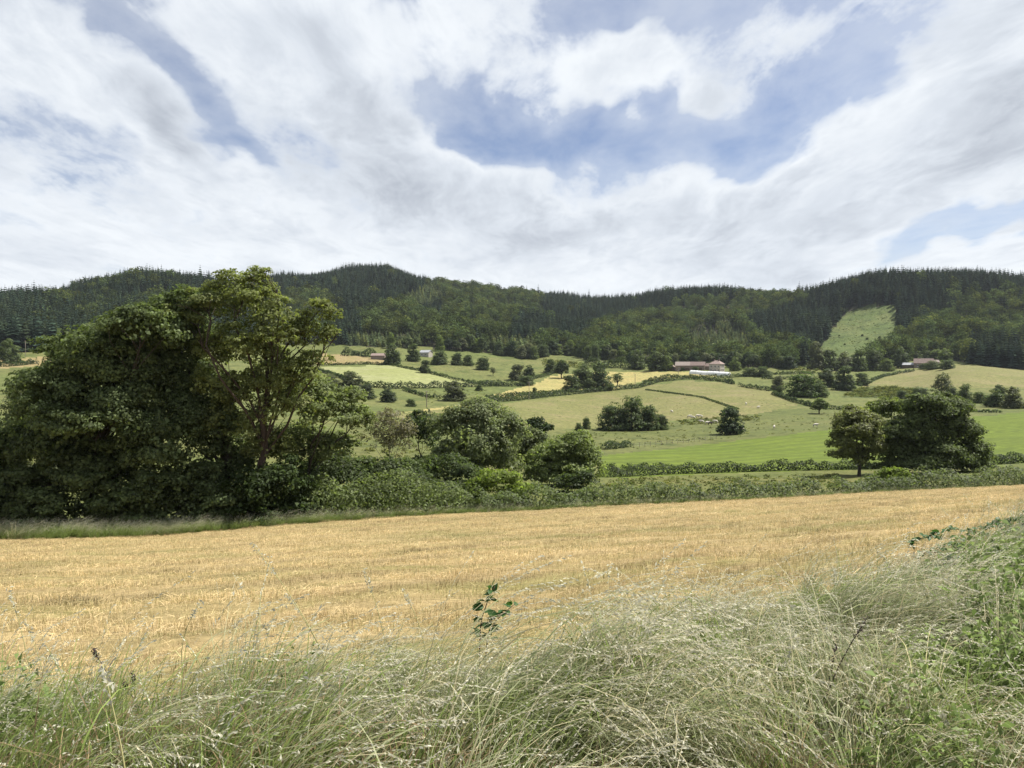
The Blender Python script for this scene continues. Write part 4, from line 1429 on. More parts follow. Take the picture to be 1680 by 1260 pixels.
def window(root, face, a, z, w, h, L, W, name='window', frame=True):
    """window on a wall face: 'front' (-y), 'right' (+x), 'left' (-x)"""
    fr, gl = MB(), MB()
    if face == 'front':
        y = -W / 2
        gl.box(a - w / 2, a + w / 2, y - 0.03, y + 0.1, z, z + h)
        if frame:
            fr.box(a - w / 2 - 0.12, a + w / 2 + 0.12, y - 0.07, y + 0.05, z - 0.16, z - 0.002)
            fr.box(a - w / 2 - 0.12, a + w / 2 + 0.12, y - 0.07, y + 0.05, z + h + 0.002, z + h + 0.15)
            fr.box(a - 0.04, a + 0.04, y - 0.05, y + 0.05, z, z + h)
    else:
        sgn = 1 if face == 'right' else -1
        x = sgn * L / 2
        lo, hi = sorted((x + sgn * 0.03, x - sgn * 0.1))
        gl.box(lo, hi, a - w / 2, a + w / 2, z, z + h)
        if frame:
            lo, hi = sorted((x + sgn * 0.07, x - sgn * 0.05))
            fr.box(lo, hi, a - w / 2 - 0.12, a + w / 2 + 0.12, z - 0.16, z - 0.002)
            fr.box(lo, hi, a - w / 2 - 0.12, a + w / 2 + 0.12, z + h + 0.002, z + h + 0.15)
    o = link(name, gl.mesh(name, M_GLASS if name == 'window' else M_WOOD), root)
    if frame:
        link('frame', fr.mesh('frame', M_FRAME), o)
    return o


fp = place(1134, 608, 450)
barn = gable_house('barn', fp + Vector((0, 3, 0)), math.radians(-17), 24.0, 9.5, 4.3, 3.0, M_STONE, [M_TILE2, M_TILE], 'long stone barn with two-tone red tiled roof at the farm', 'barn')
window(barn, 'front', 8.6, -1.0, 2.6, 3.4, 24.0, 9.5, 'door', False)
window(barn, 'front', -2.0, -1.0, 3.2, 3.2, 24.0, 9.5, 'door', False)
window(barn, 'front', -9.0, 1.2, 0.9, 0.9, 24.0, 9.5)
window(barn, 'right', 0.0, 1.0, 1.0, 1.2, 24.0, 9.5)
lp = place(1103, 608, 450)
gable_house('lean_to_shed', lp + Vector((0, 4, 0)), math.radians(70), 7.0, 6.0, 2.2, 2.6, M_STONE, [M_SLATE], 'small stone shed at the left end of the long barn', 'shed')
hp = place(1176, 610, 450)
house = gable_house('farmhouse', hp, math.radians(-38), 9.6, 8.6, 6.4, 2.6, M_RENDER, [M_SLATE], 'tall pale farmhouse with hipped brown roof beside the long barn', 'house', hip=True)
for zz in (0.4, 3.4):
    for a in (-3.0, 0.4, 3.2):
        window(house, 'front', a, zz, 1.0, 1.7, 9.6, 8.6)
    for a in (-2.6, 0.0, 2.6):
        window(house, 'right', a, zz, 1.0, 2.0, 9.6, 8.6)
window(house, 'front', -1.4, -0.9, 1.1, 2.3, 9.6, 8.6, 'door', False)
for cx in (-2.2, 1.8):
    link('chimney', box_mesh('chimney', cx - 0.45, cx + 0.45, -0.4, 0.4, 7.6, 10.2, M_TILE), house)
ap = place(1163, 608, 450)
gable_house('outbuilding', ap + Vector((0, 6, 0)), math.radians(-17), 6.0, 6.0, 3.2, 2.0, M_STONE, [M_TILE], 'small red-roofed outbuilding between the barn and the farmhouse', 'outbuilding')


barn.scale = house.scale = (0.88, 0.88, 0.88)


def polytunnel():
    a, b = place(1134, 613, 400), place(1197, 617, 400)
    L = (b - a).length
    ang = math.atan2(b.y - a.y, b.x - a.x)
    root = empty('polytunnel', (a + b) / 2, ang)
    tag(root, 'long white polytunnel lying in front of the farmhouse', 'polytunnel')
    n, m, R = 26, 12, 2.5
    v, f = [], []
    for i in range(n + 1):
        x = -L / 2 + L * i / n
        sag = 0.10 if i % 2 else 0.0
        gz = float(height(((a + b) / 2).x + math.cos(ang) * x, ((a + b) / 2).y + math.sin(ang) * x)) - ((a + b) / 2).z
        for k in range(m + 1):
            t = math.pi * k / m
            v.append((x, math.cos(t) * (R - sag), gz + math.sin(t) * (R - sag) * 1.08 - 0.2))
    for i in range(n):
        for k in range(m):
            p = i * (m + 1) + k
            f.append((p, p + 1, p + m + 2, p + m + 1))
    cover = link('cover', mesh_data('cover', v, f, M_FILM, True), root)
    for i in (0, n):
        ring = v[i * (m + 1):(i + 1) * (m + 1)]
        link('end_panel', mesh_data('end_panel', ring, [tuple(range(m + 1))], M_FILM), root)
    for i in range(0, n + 1, 4):
        q = MB()
        ring = [(p[0], p[1] * 1.02, p[2] * 1.02 + 0.03) for p in v[i * (m + 1):(i + 1) * (m + 1)]]
        q.tube(ring, [0.05] * len(ring), 4)
        link('hoop', q.mesh('hoop', M_TIN), root)


polytunnel()
f2 = place(1522, 603, 450)
h2 = gable_house('farmhouse', f2 + Vector((0, 6, 0)), math.radians(-28), 13.0, 9.0, 3.4, 3.4, M_STONE, [M_TILE], 'red-roofed farmhouse half hidden by shrubs above the dome pasture', 'house')
for a in (-4, -1, 2.5):
    window(h2, 'front', a, 0.8, 1.0, 1.4, 13, 9)
window(h2, 'right', 0, 0.8, 1.2, 1.6, 13, 9)
gable_house('outbuilding', place(1536, 601, 450) + Vector((2, 10, 0)), math.radians(-10), 9.0, 6.0, 3.2, 1.6, M_RENDER, [M_TILE2], 'pale-roofed annex right of the red-roofed farmhouse', 'outbuilding')
gable_house('shed', place(1495, 604, 450) + Vector((0, 4, 0)), math.radians(-35), 8.0, 5.0, 2.6, 1.5, M_WOOD, [M_TIN], 'grey tin-roofed shed left of the red-roofed farmhouse', 'shed')
s3 = place(699, 585, 450)
h3 = gable_house('cottage', s3, math.radians(-25), 8.5, 6.5, 3.2, 1.8, M_RENDER, [M_TIN], 'small pale-roofed house among trees on the upper pasture', 'house')
for a in (-2, 1.5):
    window(h3, 'front', a, 0.9, 1.0, 1.2, 8.5, 6.5)
gable_house('barn', place(622, 589, 450), math.radians(-12), 11.0, 6.0, 2.6, 1.6, M_STONE, [M_SLATE], 'low brown barn left of the tall dark tree on the slope', 'barn')


# ------------------------------------------------------------------ poles, fence, cattle
def pole(px, foot, tip, label):
    p = place(px, foot, 200)
    h = (foot - tip) * p.y / F
    root = empty('utility_pole', p)
    tag(root, label, 'pole')
    b = MB()
    b.tube([(0, 0, -0.4), (0, 0, h * 0.5), (0, 0, h)], [0.17, 0.15, 0.12], 7)
    link('shaft', b.mesh('shaft', M_POST, True), root)
    b = MB()
    b.box(-0.7, 0.7, -0.06, 0.06, h - 0.55, h - 0.42)
    link('crossarm', b.mesh('crossarm', M_POST), root)
    for x in (-0.6, 0.0, 0.6):
        b = MB()
        b.tube([(x, 0, h - 0.42), (x, 0, h - 0.2)], [0.05, 0.04], 6)
        link('insulator', b.mesh('insulator', M_FRAME), root)


pole(42, 586, 559, 'thin utility pole before the dark forest at the left margin')
pole(700, 668, 641, 'thin utility pole left of the grey-green valley tree')
pole(868, 656, 626, 'utility pole at the long pasture hedge near the small upright tree')
pole(1042, 633, 614, 'utility pole at the corner where the pasture hedges meet')
pole(1113, 619, 607, 'short utility pole in front of the long barn')


def cow_mesh():
    me = bpy.data.meshes.new('body')
    V = [(-0.95, 0, 1.22), (-0.5, 0, 1.25), (0.1, 0, 1.2), (0.65, 0, 1.25), (1.0, 0, 1.38), (1.28, 0, 1.45), (1.62, 0, 1.28),
         (-0.8, 0.24, 0.85), (-0.9, 0.24, 0.48), (-0.82, 0.24, 0.05), (-0.8, -0.24, 0.85), (-0.9, -0.24, 0.48), (-0.82, -0.24, 0.05),
         (0.62, 0.24, 0.8), (0.6, 0.24, 0.42), (0.62, 0.24, 0.05), (0.62, -0.24, 0.8), (0.6, -0.24, 0.42), (0.62, -0.24, 0.05),
         (1.25, 0.26, 1.5), (1.25, -0.26, 1.5), (-1.14, 0, 1.0), (-1.16, 0, 0.6)]
    E = [(0, 1), (1, 2), (2, 3), (3, 4), (4, 5), (5, 6), (0, 7), (7, 8), (8, 9), (0, 10), (10, 11), (11, 12), (3, 13), (13, 14), (14, 15), (3, 16), (16, 17), (17, 18), (5, 19), (5, 20), (0, 21), (21, 22)]
    R = [0.36, 0.40, 0.43, 0.38, 0.24, 0.17, 0.11] + [0.15, 0.08, 0.07] * 2 + [0.13, 0.08, 0.07] * 2 + [0.05, 0.05, 0.035, 0.05]
    me.from_pydata(V, E, [])
    me.update()
    o = bpy.data.objects.new('cow_shape', me)
    COL.objects.link(o)
    md = o.modifiers.new('skin', 'SKIN')
    for i, r in enumerate(R):
        me.skin_vertices[0].data[i].radius = (r, r)
    me.skin_vertices[0].data[2].use_root = True
    sub = o.modifiers.new('sub', 'SUBSURF')
    sub.levels = sub.render_levels = 1
    dg = bpy.context.evaluated_depsgraph_get()
    res = bpy.data.meshes.new_from_object(o.evaluated_get(dg))
    bpy.data.objects.remove(o)
    res.name = 'cow'
    res.polygons.foreach_set('use_smooth', np.ones(len(res.polygons), bool))
    return res


COW_W, COW_D = cow_mesh(), None
COW_D = COW_W.copy()
COW_W.materials.append(mat_simple('cream_hide', (0.48, 0.44, 0.38), 0.8, 2.0, 0.15))
COW_D.materials.append(mat_simple('dark_hide', (0.05, 0.04, 0.035), 0.8, 2.0, 0.2))
GRP = 'white cattle on the pastures'
for px, py, rot, lab, me in [
    (1102, 678, 1.9, 'lone white cow on the dry pasture right of the dark clump', COW_W),
    (1131, 686, 0.2, 'white cow grazing in the line of four below the dry pasture', COW_W),
    (1137, 688, 2.9, 'white cow grazing in the line of four below the dry pasture', COW_W),
    (1144, 685.5, 0.4, 'white cow grazing in the line of four below the dry pasture', COW_W),
    (1149, 686, 3.0, 'white cow grazing in the line of four below the dry pasture', COW_W),
    (1151, 695, 2.8, 'white cow below the line of four cows', COW_W),
    (1160, 697, 0.3, 'white cow standing beside the dark cow', COW_W),
    (1165.5, 698, 0.1, 'single dark cow among the white herd', COW_D),
    (1174, 695, 3.0, 'white cow close left of the lone round tree', COW_W),
    (1224, 665, 1.4, 'upper white cow on the dry pasture above the lone round tree', COW_W),
    (1244, 671, 0.5, 'white cow on the dry pasture right of the lone round tree', COW_W),
    (1218, 709, 2.2, 'white cow at the right foot of the lone round tree', COW_W),
    (1188, 713, 0.3, 'dark cow lying in the shade of the lone round tree', COW_D),
    (1270, 704, 1.2, 'white cow by the green field edge below the small lone tree', COW_W),
    (1338, 701, 0.1, 'white cow by the green field edge nearest the olive tree', COW_W),
]:
    p = place(px, py, 150)
    s = 0.8
    tag(link('cow', me, None, p, rot, s), lab, 'cow', GRP if me is COW_W else None)

fen = empty('fence', place(1100, 729, 150))
tag(fen, 'thin post and wire fence along the top of the bright green field', 'fence')
fpts = [place(x, 735 - (x - 1040) * 0.095, 150) for x in range(1040, 1182, 9)]
for p in fpts:
    b = MB()
    b.tube([(0, 0, -0.3), (0, 0, 1.25)], [0.05, 0.045], 6)
    link('post', b.mesh('post', M_POST), fen, p - fen.location)
for zz in (0.5, 1.0):
    b = MB()
    b.tube([p - fen.location + Vector((0, 0, zz)) for p in fpts], [0.012] * len(fpts), 3)
    link('wire', b.mesh('wire', M_TIN), fen)


# ------------------------------------------------------------------ rough tussocks and rushes in the pastures
def build_tussocks():
    rng = np.random.default_rng(91)
    mt = mat_leaf('tussock', False, (0.095, 0.115, 0.045), 0.3, 0.4, inst=True)

    def clump(w, h, n, size):
        P, N = lobe_leaves([(0, 0, h * 0.35, w, w, h * 0.6), (w * 0.6, 0.1, h * 0.25, w * 0.6, w * 0.6, h * 0.5)], n / (2 * w * w + 2 * w * h), size, rng, under=True)
        v, f = leaf_quads(P, N, size, rng, 0.5, 0.5)
        return mesh_data('tussock', v, f, mt)
    protos = [clump(0.5, 0.55, 45, 0.34) for _ in range(4)]
    pts, scl = [], []
    for poly, n, lo, hi in [
        ([(960, 706), (1110, 694), (1250, 688), (1400, 670), (1420, 690), (1360, 704), (1180, 722), (1000, 742)], 260, 0.4, 1.0),
        ([(1110, 690), (1250, 680), (1245, 690), (1120, 698)], 160, 0.7, 1.6),
        ([(1382, 651), (1412, 636), (1470, 635), (1520, 643), (1518, 655)], 620, 1.0, 2.4),
        (CLEARING, 260, 0.8, 2.0),
        ([(990, 800), (1000, 786), (1380, 778), (1400, 800)], 260, 0.35, 0.8),
        ([(560, 700), (700, 696), (720, 760), (560, 760)], 120, 0.5, 1.2),
        ([(660, 672), (840, 664), (1040, 642), (1200, 636), (1290, 664), (1100, 688), (900, 700)], 150, 0.3, 0.7),
        ([(700, 640), (800, 640), (790, 656), (690, 662)], 80, 0.6, 1.3),
        ([(890, 590), (960, 596), (960, 606), (890, 600)], 120, 1.2, 3.2),
        ([(1300, 596), (1350, 590), (1340, 612), (1290, 612)], 120, 1.2, 3.0),
        ([(1540, 560), (1600, 560), (1600, 590), (1540, 590)], 100, 1.5, 3.5),
    ]:
        q = np.array(poly)
        k = 0
        while k < n:
            x, y = rng.uniform(q[:, 0].min(), q[:, 0].max()), rng.uniform(q[:, 1].min(), q[:, 1].max())
            if not in_poly(np.array([x]), np.array([y]), poly)[0]:
                continue
            k += 1
            p = place(x, y, 80)
            pts.append((p.x, p.y, p.z - 0.05))
            s_ = rng.uniform(lo, hi)
            scl.append((s_ * rng.uniform(0.8, 1.5), s_ * rng.uniform(0.8, 1.3), s_))
    n = len(pts)
    scatter('tussock_vegetation', np.array(pts), rng.integers(0, 4, n), rng.uniform(0, 6.28, n), np.array(scl), protos, 'scattered rush and bracken tussocks in the rough pastures')


build_tussocks()

# ------------------------------------------------------------------ foreground: tall verge grass
def mat_blade(name, a, b, trans=0.45, rough=0.6, spec=0.25, streak=False):
    m, g, out = new_mat(name)
    geo = g.new('ShaderNodeNewGeometry')
    oi = g.new('ShaderNodeObjectInfo')
    r = geo.outputs['Random Per Island']
    pn = g.noise(g.mapping(geo.outputs['Position'], rot=(0, 0, 0.1), sc=(0.12, 0.7, 0.3)) if streak else geo.outputs['Position'], 1.3, 3.0).outputs[0]
    t = g.math('ADD', g.math('MULTIPLY', r, 0.55), g.math('MULTIPLY', g.smooth(pn, 0.35, 0.65), 0.45))
    c = g.mix(t, rgba(a), rgba(b))
    v = g.math('MULTIPLY_ADD', g.math('FRACT', g.math('MULTIPLY', r, 13.7)), 0.6, 0.7)
    if streak:                       # rows left by the mower, following the fall of the field
        pr = g.mapping(geo.outputs['Position'], rot=(0, 0, -0.43))
        pl = g.mapping(pr, (0, 0, 0), (0, 0, 0), (0.05, 0.55, 0.3))
        v = g.math('MULTIPLY', v, g.smooth(g.noise(pl, 2.2, 4.0, 0.6).outputs[0], 0.34, 0.62, 0.72, 1.12))
        yy = g.math('ADD', g.new('ShaderNodeSeparateXYZ', {0: pr}).outputs[1], g.math('MULTIPLY', g.noise(pr, 0.25, 3.0).outputs[0], 1.6))
        row = g.math('SINE', g.math('MULTIPLY', yy, 2 * math.pi / 2.1))
        brk = g.smooth(g.noise(g.mapping(pr, (5, 1, 0), (0, 0, 0), (0.2, 1, 1)), 0.7, 3.0).outputs[0], 0.35, 0.6)
        v = g.math('MULTIPLY', v, g.math('ADD', 1.0, g.math('MULTIPLY', g.math('MULTIPLY', g.smooth(row, 0.1, 1.0), brk), -0.48)))
        gp = g.smooth(g.noise(g.mapping(pr, (9, 4, 0), (0, 0, 0), (0.16, 0.6, 0.3)), 1.0, 4.0, 0.6).outputs[0], 0.50, 0.66)
        c = g.mix(g.math('MULTIPLY', gp, 0.75), c, (0.25, 0.26, 0.10, 1))
    c = g.mix(1.0, c, g.new('ShaderNodeCombineColor', {0: v, 1: v, 2: v}).outputs[0], 'MULTIPLY')
    pb = g.new('ShaderNodeBsdfPrincipled', {'Base Color': c, 'Roughness': rough, 'Specular IOR Level': spec})
    tr = g.new('ShaderNodeBsdfTranslucent', {'Color': c})
    mx = g.new('ShaderNodeMixShader', {0: trans, 1: pb.outputs[0], 2: tr.outputs[0]})
    g.l.new(mx.outputs[0], out.inputs[0])
    return m


M_G1 = mat_blade('grass_grey_green', (0.200, 0.232, 0.105), (0.350, 0.362, 0.215))
M_G2 = mat_blade('grass_fresh_green', (0.135, 0.198, 0.045), (0.234, 0.288, 0.081))
M_ST = mat_blade('grass_straw', (0.414, 0.369, 0.216), (0.540, 0.486, 0.306))
M_RD = mat_blade('grass_russet', (0.297, 0.198, 0.117), (0.378, 0.288, 0.162))
M_HD = mat_blade('grass_seed_head', (0.450, 0.432, 0.324), (0.612, 0.594, 0.486), 0.5)
M_HERB = mat_blade('herb_leaf', (0.135, 0.198, 0.054), (0.225, 0.288, 0.090))
M_HAY = mat_blade('cut_straw', (0.470, 0.345, 0.165), (0.720, 0.570, 0.320), 0.3, streak=True)
M_STUB = mat_blade('green_stubble', (0.270, 0.252, 0.090), (0.396, 0.324, 0.135), 0.3, streak=True)


def blades(n, rng, radius, L, bend, width, az_mean, az_sd, th0=0.15, segs=6, head=0.0, head_len=0.22, spk=10, z0=-0.03):
    """n curved ribbons; returns verts, quads, is_head flags"""
    r = radius * np.sqrt(rng.random(n))
    a = rng.uniform(0, 6.283, n)
    bx, by = r * np.cos(a), r * np.sin(a)
    Ls = rng.uniform(L[0], L[1], n)
    az = az_mean + rng.normal(0, az_sd, n)
    t0 = np.abs(rng.normal(th0, 0.15, n))
    kap = rng.uniform(bend[0], bend[1], n)
    ds = Ls / segs
    p = np.stack([bx, by, np.full(n, z0)], 1)
    pts = [p.copy()]
    ths = []
    for k in range(segs):
        th = t0 + kap * ((k + 0.5) / segs) ** 1.6
        ths.append(th)
        p = p + np.stack([np.sin(th) * np.cos(az), np.sin(th) * np.sin(az), np.cos(th)], 1) * ds[:, None]
        p[:, 2] = np.maximum(p[:, 2], 0.015)
        pts.append(p.copy())
    pts = np.array(pts)                                   # segs+1, n, 3
    tw = rng.uniform(-0.9, 0.9, n)
    side = np.stack([-np.sin(az) * np.cos(tw), np.cos(az) * np.cos(tw), np.sin(tw)], 1)
    ws = width * rng.uniform(0.6, 1.4, n)
    tt = np.linspace(0, 1, segs + 1)
    prof = np.clip(1.0 - tt, 0.10, 1) ** 0.6
    left = pts + side[None] * (ws[None, :] * prof[:, None])[..., None] * 0.5
    right = pts - side[None] * (ws[None, :] * prof[:, None])[..., None] * 0.5
    v = np.stack([left, right], 2)                        # segs+1, n, 2, 3
    v = v.transpose(1, 0, 2, 3).reshape(-1, 3)
    b = (np.arange(n) * (segs + 1) * 2)[:, None]
    k = np.arange(segs)[None, :] * 2
    q = np.stack([b + k, b + k + 1, b + k + 3, b + k + 2], -1).reshape(-1, 4)
    mi = np.zeros(len(q), np.int32)
    nh = int(n * head)
    if nh:
        hs = rng.choice(n, nh, replace=False)
        HV, HF = [], []
        base = len(v)
        for i in hs:
            for j in range(spk):
                u = 1 - head_len * j / spk
                f = u * segs
                k0 = min(int(f), segs - 1)
                c = pts[k0, i] + (pts[k0 + 1, i] - pts[k0, i]) * (f - k0)
                d = (pts[k0 + 1, i] - pts[k0, i])
                d = d / (np.linalg.norm(d) + 1e-9) * 1.0 + rng.normal(0, 0.28, 3) + np.array([0, 0, -0.3])
                d /= np.linalg.norm(d)
                s = np.cross(d, rng.normal(0, 1, 3))
                s /= np.linalg.norm(s) + 1e-9
                l, w = rng.uniform(0.014, 0.026), rng.uniform(0.0022, 0.0042)
                o = len(HV)
                HV += [c, c + d * l * 0.5 + s * w, c + d * l, c + d * l * 0.5 - s * w]
                HF.append((base + o, base + o + 1, base + o + 2, base + o + 3))
        v = np.concatenate([v, np.array(HV)])
        q = np.concatenate([q, np.array(HF)])
        mi = np.concatenate([mi, np.ones(len(HF), np.int32)])
    return v, q, mi


def tuft(parts, mats):
    """parts: (verts, quads, flags, slot of the blade, slot of the head)"""
    V, Q, M = [], [], []
    n = 0
    for v, q, mi, a, b in parts:
        V.append(v)
        Q.append(q + n)
        M.append(np.where(mi == 0, a, b))
        n += len(v)
    me = mesh_data('grass', np.concatenate(V), np.concatenate(Q), mats)
    me.polygons.foreach_set('material_index', np.concatenate(M).astype(np.int32))
    return me


GM = [M_G1, M_G2, M_ST, M_RD, M_HD, M_HERB]
rg = np.random.default_rng(77)
T_BENT = [tuft([(*blades(9, rg, 0.20, (0.35, 0.8), (0.9, 2.0), 0.013, 0.2, 0.7, 0.3), 1, 4), (*blades(42, rg, 0.20, (0.5, 1.0), (1.0, 2.0), 0.0082, 0.15, 0.42, 0.30), 0, 4),
                (*blades(15, rg, 0.20, (0.75, 1.2), (1.0, 1.9), 0.0052, 0.1, 0.35, 0.25, head=0.9, head_len=0.24, spk=18), 2, 4)], GM) for _ in range(7)]
T_PALE = [tuft([(*blades(34, rg, 0.20, (0.4, 0.85), (0.9, 1.9), 0.008, 0.2, 0.6, 0.25), 0, 4),
                (*blades(20, rg, 0.20, (0.6, 1.05), (1.2, 2.4), 0.0055, 0.1, 0.5, 0.15, head=0.95, head_len=0.32, spk=26), 2, 4)], GM) for _ in range(5)]
T_GREEN = [tuft([(*blades(20, rg, 0.15, (0.25, 0.5), (0.9, 2.2), 0.014, 0.3, 1.4, 0.25), 1, 4), (*blades(55, rg, 0.17, (0.3, 0.7), (0.6, 1.7), 0.009, 0.3, 1.0, 0.2), 1, 4),
                 (*blades(10, rg, 0.17, (0.5, 0.9), (0.4, 1.2), 0.005, 0.1, 0.7, 0.15, head=0.8, spk=14), 0, 4)], GM) for _ in range(5)]
T_RUS = [tuft([(*blades(45, rg, 0.20, (0.25, 0.6), (0.5, 1.8), 0.0065, 0.2, 0.9, 0.3), 3, 4),
               (*blades(34, rg, 0.20, (0.3, 0.7), (0.4, 1.5), 0.008, 0.2, 0.9, 0.25, head=0.25), 1, 4)], GM) for _ in range(3)]


def herb(rng):
    parts = []
    v, q, mi = blades(18, rng, 0.16, (0.35, 0.65), (0.1, 0.8), 0.004, 0.2, 1.5, 0.1)
    parts.append((v, q, mi, 1, 4))
    P = []
    for i in range(18):
        st = v[i * 14:(i + 1) * 14].reshape(7, 2, 3).mean(1)
        for j in range(16):
            f = rng.uniform(1.2, 6)
            k = min(int(f), 5)
            P.append(st[k] + (st[k + 1] - st[k]) * (f - k) + rng.normal(0, 0.02, 3))
    P = np.array(P)
    lv, lf = leaf_quads(P, np.tile([0, 0, 0.8], (len(P), 1)), 0.050, rng, 0.45, 0.8)
    parts.append((lv, lf, np.zeros(len(lf), int), 5, 5))
    return tuft(parts, GM)


T_HERB = [herb(rg) for _ in range(3)]
GRASS = T_BENT + T_PALE + T_GREEN + T_RUS + T_HERB
RANGE = {}
_i = 0
for _k, _l in (('bent', T_BENT), ('pale', T_PALE), ('green', T_GREEN), ('rus', T_RUS), ('herb', T_HERB)):
    RANGE[_k] = (_i, _i + len(_l))
    _i += len(_l)


def fnoise(x, y, s, seed):
    r = np.random.default_rng(seed)
    o = np.zeros_like(x)
    for k in range(5):
        a = r.uniform(0, 6.28)
        f = s * (1.0 + 0.7 * k)
        o += np.sin((x * math.cos(a) + y * math.sin(a)) * f + r.uniform(0, 6.28)) / (1 + 0.5 * k)
    return o


def build_verge_grass():
    rng = np.random.default_rng(123)
    pts = []
    y = 1.25
    while y < 16:
        s = 0.15 + 0.014 * y
        w = 0.80 * y + 1.0
        n = int(2 * w / s)
        xs = -w + (np.arange(n) + rng.uniform(-0.5, 0.5, n)) * s
        pts.append(np.stack([xs, y + rng.uniform(-0.5, 0.5, n) * s], 1))
        y += s
    P = np.concatenate(pts)
    u = P[:, 0] / P[:, 1]
    yb = verge_y(u)
    edge = (yb - P[:, 1])
    keep = (edge > -0.15 + 0.35 * rng.random(len(P))) & (P[:, 1] > 1.9)
    # a few stray tufts spill on to the field
    hx, hy = project(np.column_stack([P, height(P[:, 0], P[:, 1]) + 0.25]))
    hollow = (((hx - 235) / 62) ** 2 + ((hy - 1118) / 40) ** 2 < 1) | (((hx - 1655) / 50) ** 2 + ((hy - 1165) / 38) ** 2 < 1)
    keep &= ~(hollow & (rng.random(len(P)) < 0.8))
    gaps = fnoise(P[:, 0], P[:, 1], 3.1, 63)
    keep &= ~((gaps < -1.0) & (rng.random(len(P)) < 0.7))
    P, u, edge = P[keep], u[keep], edge[keep]
    z = height(P[:, 0], P[:, 1])
    P3 = np.column_stack([P, z])
    px, py = project(np.column_stack([P, z + 0.3]))
    a, b = fnoise(P[:, 0], P[:, 1], 1.6, 4), fnoise(P[:, 0], P[:, 1], 2.4, 9)
    n = len(P)
    r = rng.random(n)
    kind = np.full(n, 0)
    kind[(a > 0.75) | (r < 0.14)] = 1
    kind[(b > 0.9) | (r > 0.90)] = 2
    kind[(py > 1170 + 45 * a) & (r < 0.62)] = 3
    kind[(px > 1585) & (py < 1110) & (py > 905) & (r < 0.75)] = 4
    kind[(px < 190) & (py > 1085) & (py < 1195) & (r < 0.45)] = 2
    kind[(px > 900) & (px < 1480) & (py > 1030) & (py < 1190) & (r < 0.38)] = 1
    kind[(b < -1.25) & (r < 0.4)] = 4
    keys = ['bent', 'pale', 'green', 'rus', 'herb']
    idx = np.array([rng.integers(*RANGE[keys[k]]) for k in kind])
    # short at the field side on the left, full on the bank at right
    s = rng.uniform(0.75, 1.15, n) * np.clip(0.62 + edge * 0.35, 0.5, 1.0)
    s *= np.interp(px, [0, 300, 700, 1100, 1680], [0.98, 0.98, 0.95, 0.97, 1.0])
    s *= np.interp(P[:, 1], [1.9, 2.6, 3.6], [0.55, 0.7, 1.0])
    hump = fnoise(P[:, 0], P[:, 1], 2.1, 31)
    s *= np.clip(1.0 + 0.22 * hump, 0.55, 1.35)
    s *= np.where((px > 480) & (px < 1150), np.clip(0.60 + edge * 0.28, 0.56, 1.0), np.where(px >= 1150, np.clip(0.60 + edge * 0.16, 0.56, 1.0), 1.0))
    s *= np.where((px > 700) & (px < 880) & (py < 1150), 0.55, 1.0)
    rot = rng.normal(0, 0.30, n) + 0.75 * fnoise(P[:, 0], P[:, 1], 0.9, 17)
    flip = (px > 1050) & (px < 1420) & (r > 0.7)
    rot = np.where(flip, rot + math.pi, rot)
    scatter('verge_grass', P3, idx, rot, s, GRASS, 'tall bent seeding grasses covering the roadside verge')
    print('VERGE', n)


build_verge_grass()


def stub(rng, hay=60, st=110, size=0.34):
    v1, q1, m1 = blades(st, rng, size, (0.035, 0.085), (0.2, 1.2), 0.005, 0, 3.0, 0.35, 2)
    v2, q2, m2 = blades(hay, rng, size, (0.05, 0.13), (0.1, 0.5), 0.004, 0, 3.0, 1.35, 2, z0=0.02)
    v3, q3, m3 = blades(int(st * 0.35), rng, size, (0.03, 0.09), (0.2, 1.0), 0.005, 0, 3.0, 0.3, 2)
    return tuft([(v1, q1, m1, 0, 0), (v2, q2, m2, 0, 0), (v3, q3, m3, 1, 1)], [M_HAY, M_STUB])


def build_stubble():
    rng = np.random.default_rng(321)
    T = [stub(rng) for _ in range(6)] + [stub(rng, 30, 60) for _ in range(2)]
    pts = []
    y = 4.5
    while y < 80:
        s = 0.30 + 0.012 * y
        w = 0.74 * y + 1
        n = int(2 * w / s)
        xs = -w + (np.arange(n) + rng.uniform(-0.5, 0.5, n)) * s
        pts.append(np.stack([xs, y + rng.uniform(-0.5, 0.5, n) * s], 1))
        y += s
    P = np.concatenate(pts)
    u = P[:, 0] / P[:, 1]
    keep = (P[:, 1] > verge_y(u) - 0.3) & (P[:, 1] < edge_y(u) + 0.3)
    P = P[keep]
    n = len(P)
    row = np.sin((P[:, 1] + 0.1 * P[:, 0]) * 2.7)
    s = rng.uniform(0.75, 1.2, n) * (1 + 0.012 * P[:, 1]) * (1 + 0.18 * row)
    scatter('stubble_grass', np.column_stack([P, height(P[:, 0], P[:, 1])]), rng.integers(0, len(T), n), rng.uniform(0, 6.28, n), s, T, 'dry cut stubble and loose hay on the mown field')
    print('STUBBLE', n)


build_stubble()


